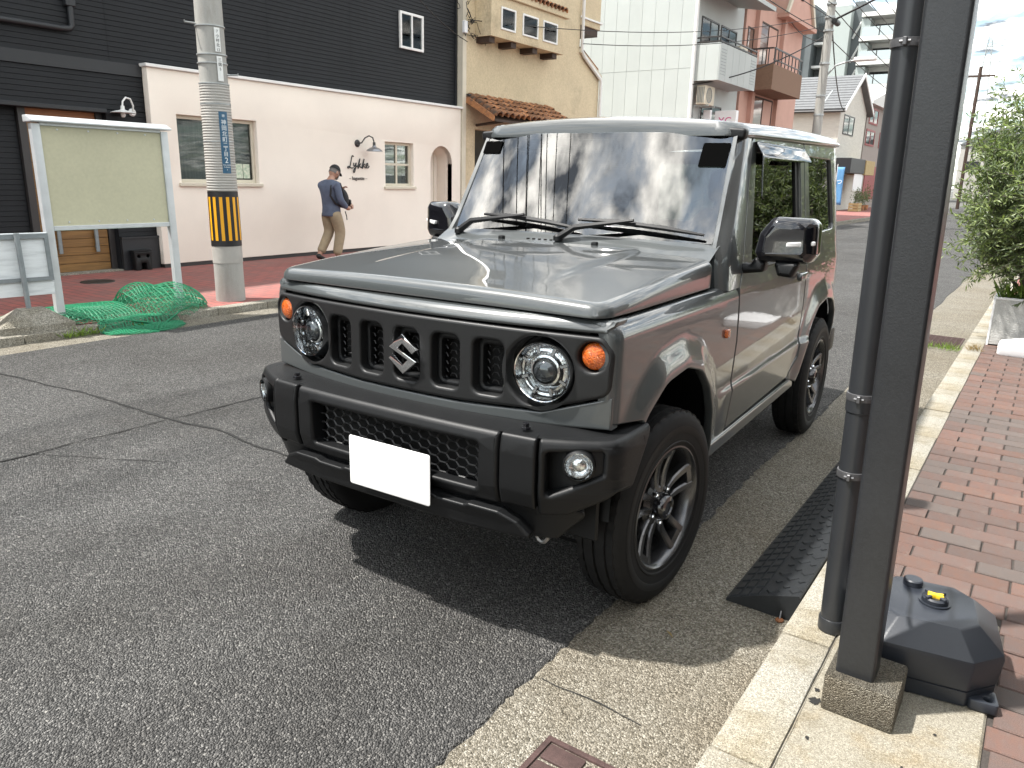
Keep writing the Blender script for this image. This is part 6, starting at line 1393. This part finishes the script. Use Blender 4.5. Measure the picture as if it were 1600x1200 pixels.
# hands: palm and five fingers each, closed on the bag
def hand(root, d, side, curl):
    d = Vector(d).normalized(); sd = Vector(side).normalized(); cu = Vector(curl).normalized(); root = Vector(root)
    V_ = [tuple(root)+((.020, .026),), tuple(root+d*.05)+((.016, .030),), tuple(root+d*.085)+((.014, .030),)]; E_ = [(0, 1), (1, 2)]
    for k, (o, ln) in enumerate(((-.027, .062), (-.009, .072), (.009, .068), (.026, .052))):
        b = root+d*.085+sd*o; n0 = len(V_); V_ += [tuple(b)+(.0085,), tuple(b+d*ln*.5+cu*ln*.18)+(.008,), tuple(b+d*ln*.72+cu*ln*.55)+(.0075,)]; E_ += [(2, n0), (n0, n0+1), (n0+1, n0+2)]
    b = root+d*.02-sd*.026; n0 = len(V_); V_ += [tuple(b)+(.010,), tuple(b+d*.03-sd*.022)+(.0095,), tuple(b+d*.06-sd*.026+cu*.012)+(.008,)]; E_ += [(0, n0), (n0, n0+1), (n0+1, n0+2)]
    return skinned('hand', V_, E_, 'skin', body_o, 0, 1)
hand((.165, .255, .86), (-.3, .9, .12), (.1, 0, -1), (-1, .1, 0)); hand((-.06, .26, 1.125), (.55, .5, .65), (.6, -.6, .2), (.4, .2, -.8))
# clothes follow the body
shirt = [(0, -.015, HP-.08, (.130, .110)), (0, -.025, HP, (.150, .125)), (0, -.035, 1.0, (.152, .120)), (0, -.052, 1.13, (.165, .125)), (0, -.035, SH+.02, (.150, .110)), (0, .0, 1.315, .066), (.165, -.03, SH-.02, .072), (.212, .0, .98, .060), (.203, .150, .855, .047), (-.165, -.03, SH-.02, .072), (-.202, .06, 1.01, .060), (-.143, .195, 1.052, .047)]
skinned('shirt', shirt, [(0, 1), (1, 2), (2, 3), (3, 4), (4, 5), (4, 6), (6, 7), (7, 8), (4, 9), (9, 10), (10, 11)], 'shirt_blue', body_o, 0)
trs = [(0, .0, HP-.06, (.10, .07)), (.095, -.01, HP-.09, (.108, .118)), (.10, .085, .47, .092), (.10, .02, .22, .080), (.10, -.010, .085, .082), (-.09, -.03, HP-.09, (.108, .118)), (-.09, .025, .48, .090), (-.09, -.11, .27, .076), (-.09, -.195, .13, .074)]
def hem(a, b):
    t = 2*PI*a; z = HP-.115+.20*b; k = 1+.03*math.sin(5*t)*(1-b); return (.150*k*math.cos(t)*(1-.05*b), -.004+(.152-.02*b)*k*math.sin(t), z)
gridmesh('shirt_hem', 24, 5, hem, 'shirt_blue', body_o, solid=.006)
skinned('trousers', trs, [(0, 1), (1, 2), (2, 3), (3, 4), (0, 5), (5, 6), (6, 7), (7, 8)], 'khaki', body_o, 0)
skinned('shoe', [(.10, -.045, .056, (.048, .050)), (.10, .03, .05, (.050, .046)), (.10, .125, .040, (.048, .034)), (.10, .185, .034, (.040, .028))], [(0, 1), (1, 2), (2, 3)], 'shoe', body_o)
skinned('shoe', [(-.09, -.255, .125, (.050, .052)), (-.09, -.225, .068, (.050, .046)), (-.09, -.155, .040, (.048, .036)), (-.09, -.105, .032, (.040, .028))], [(0, 1), (1, 2), (2, 3)], 'shoe', body_o)
bag = thing('backpack', 'black backpack held open against the chest of the walking person', 'backpack', (-7.66, 6.17, LZ))
skinned('bag_body', [(.03, .20, .84, (.12, .075)), (.03, .225, .98, (.14, .095)), (.03, .21, 1.10, (.11, .07)), (.03, .17, 1.17, (.05, .04))], [(0, 1), (1, 2), (2, 3)], 'bag_black', bag)
tubeo('strap', [(.13, .14, 1.10), (.155, .06, 1.24), (.15, -.03, 1.275), (.14, -.12, 1.20), (.13, -.135, 1.05), (.16, -.06, .93), (.16, .10, .87)], .017, 'bag_black', bag, 6); tubeo('loose_strap', [(.10, .20, .80), (.11, .22, .72), (.10, .235, .66)], .008, 'bag_black', bag, 6); plate('pocket', rect(-.09, .09, .84, .99, .03), 'bag_black', bag, depth=.04, bev=.015, bseg=2, fn=lambda u, v, w: (.03+u, .335+w, v))

ps.scale = bag.scale = (.955, .955, .955)
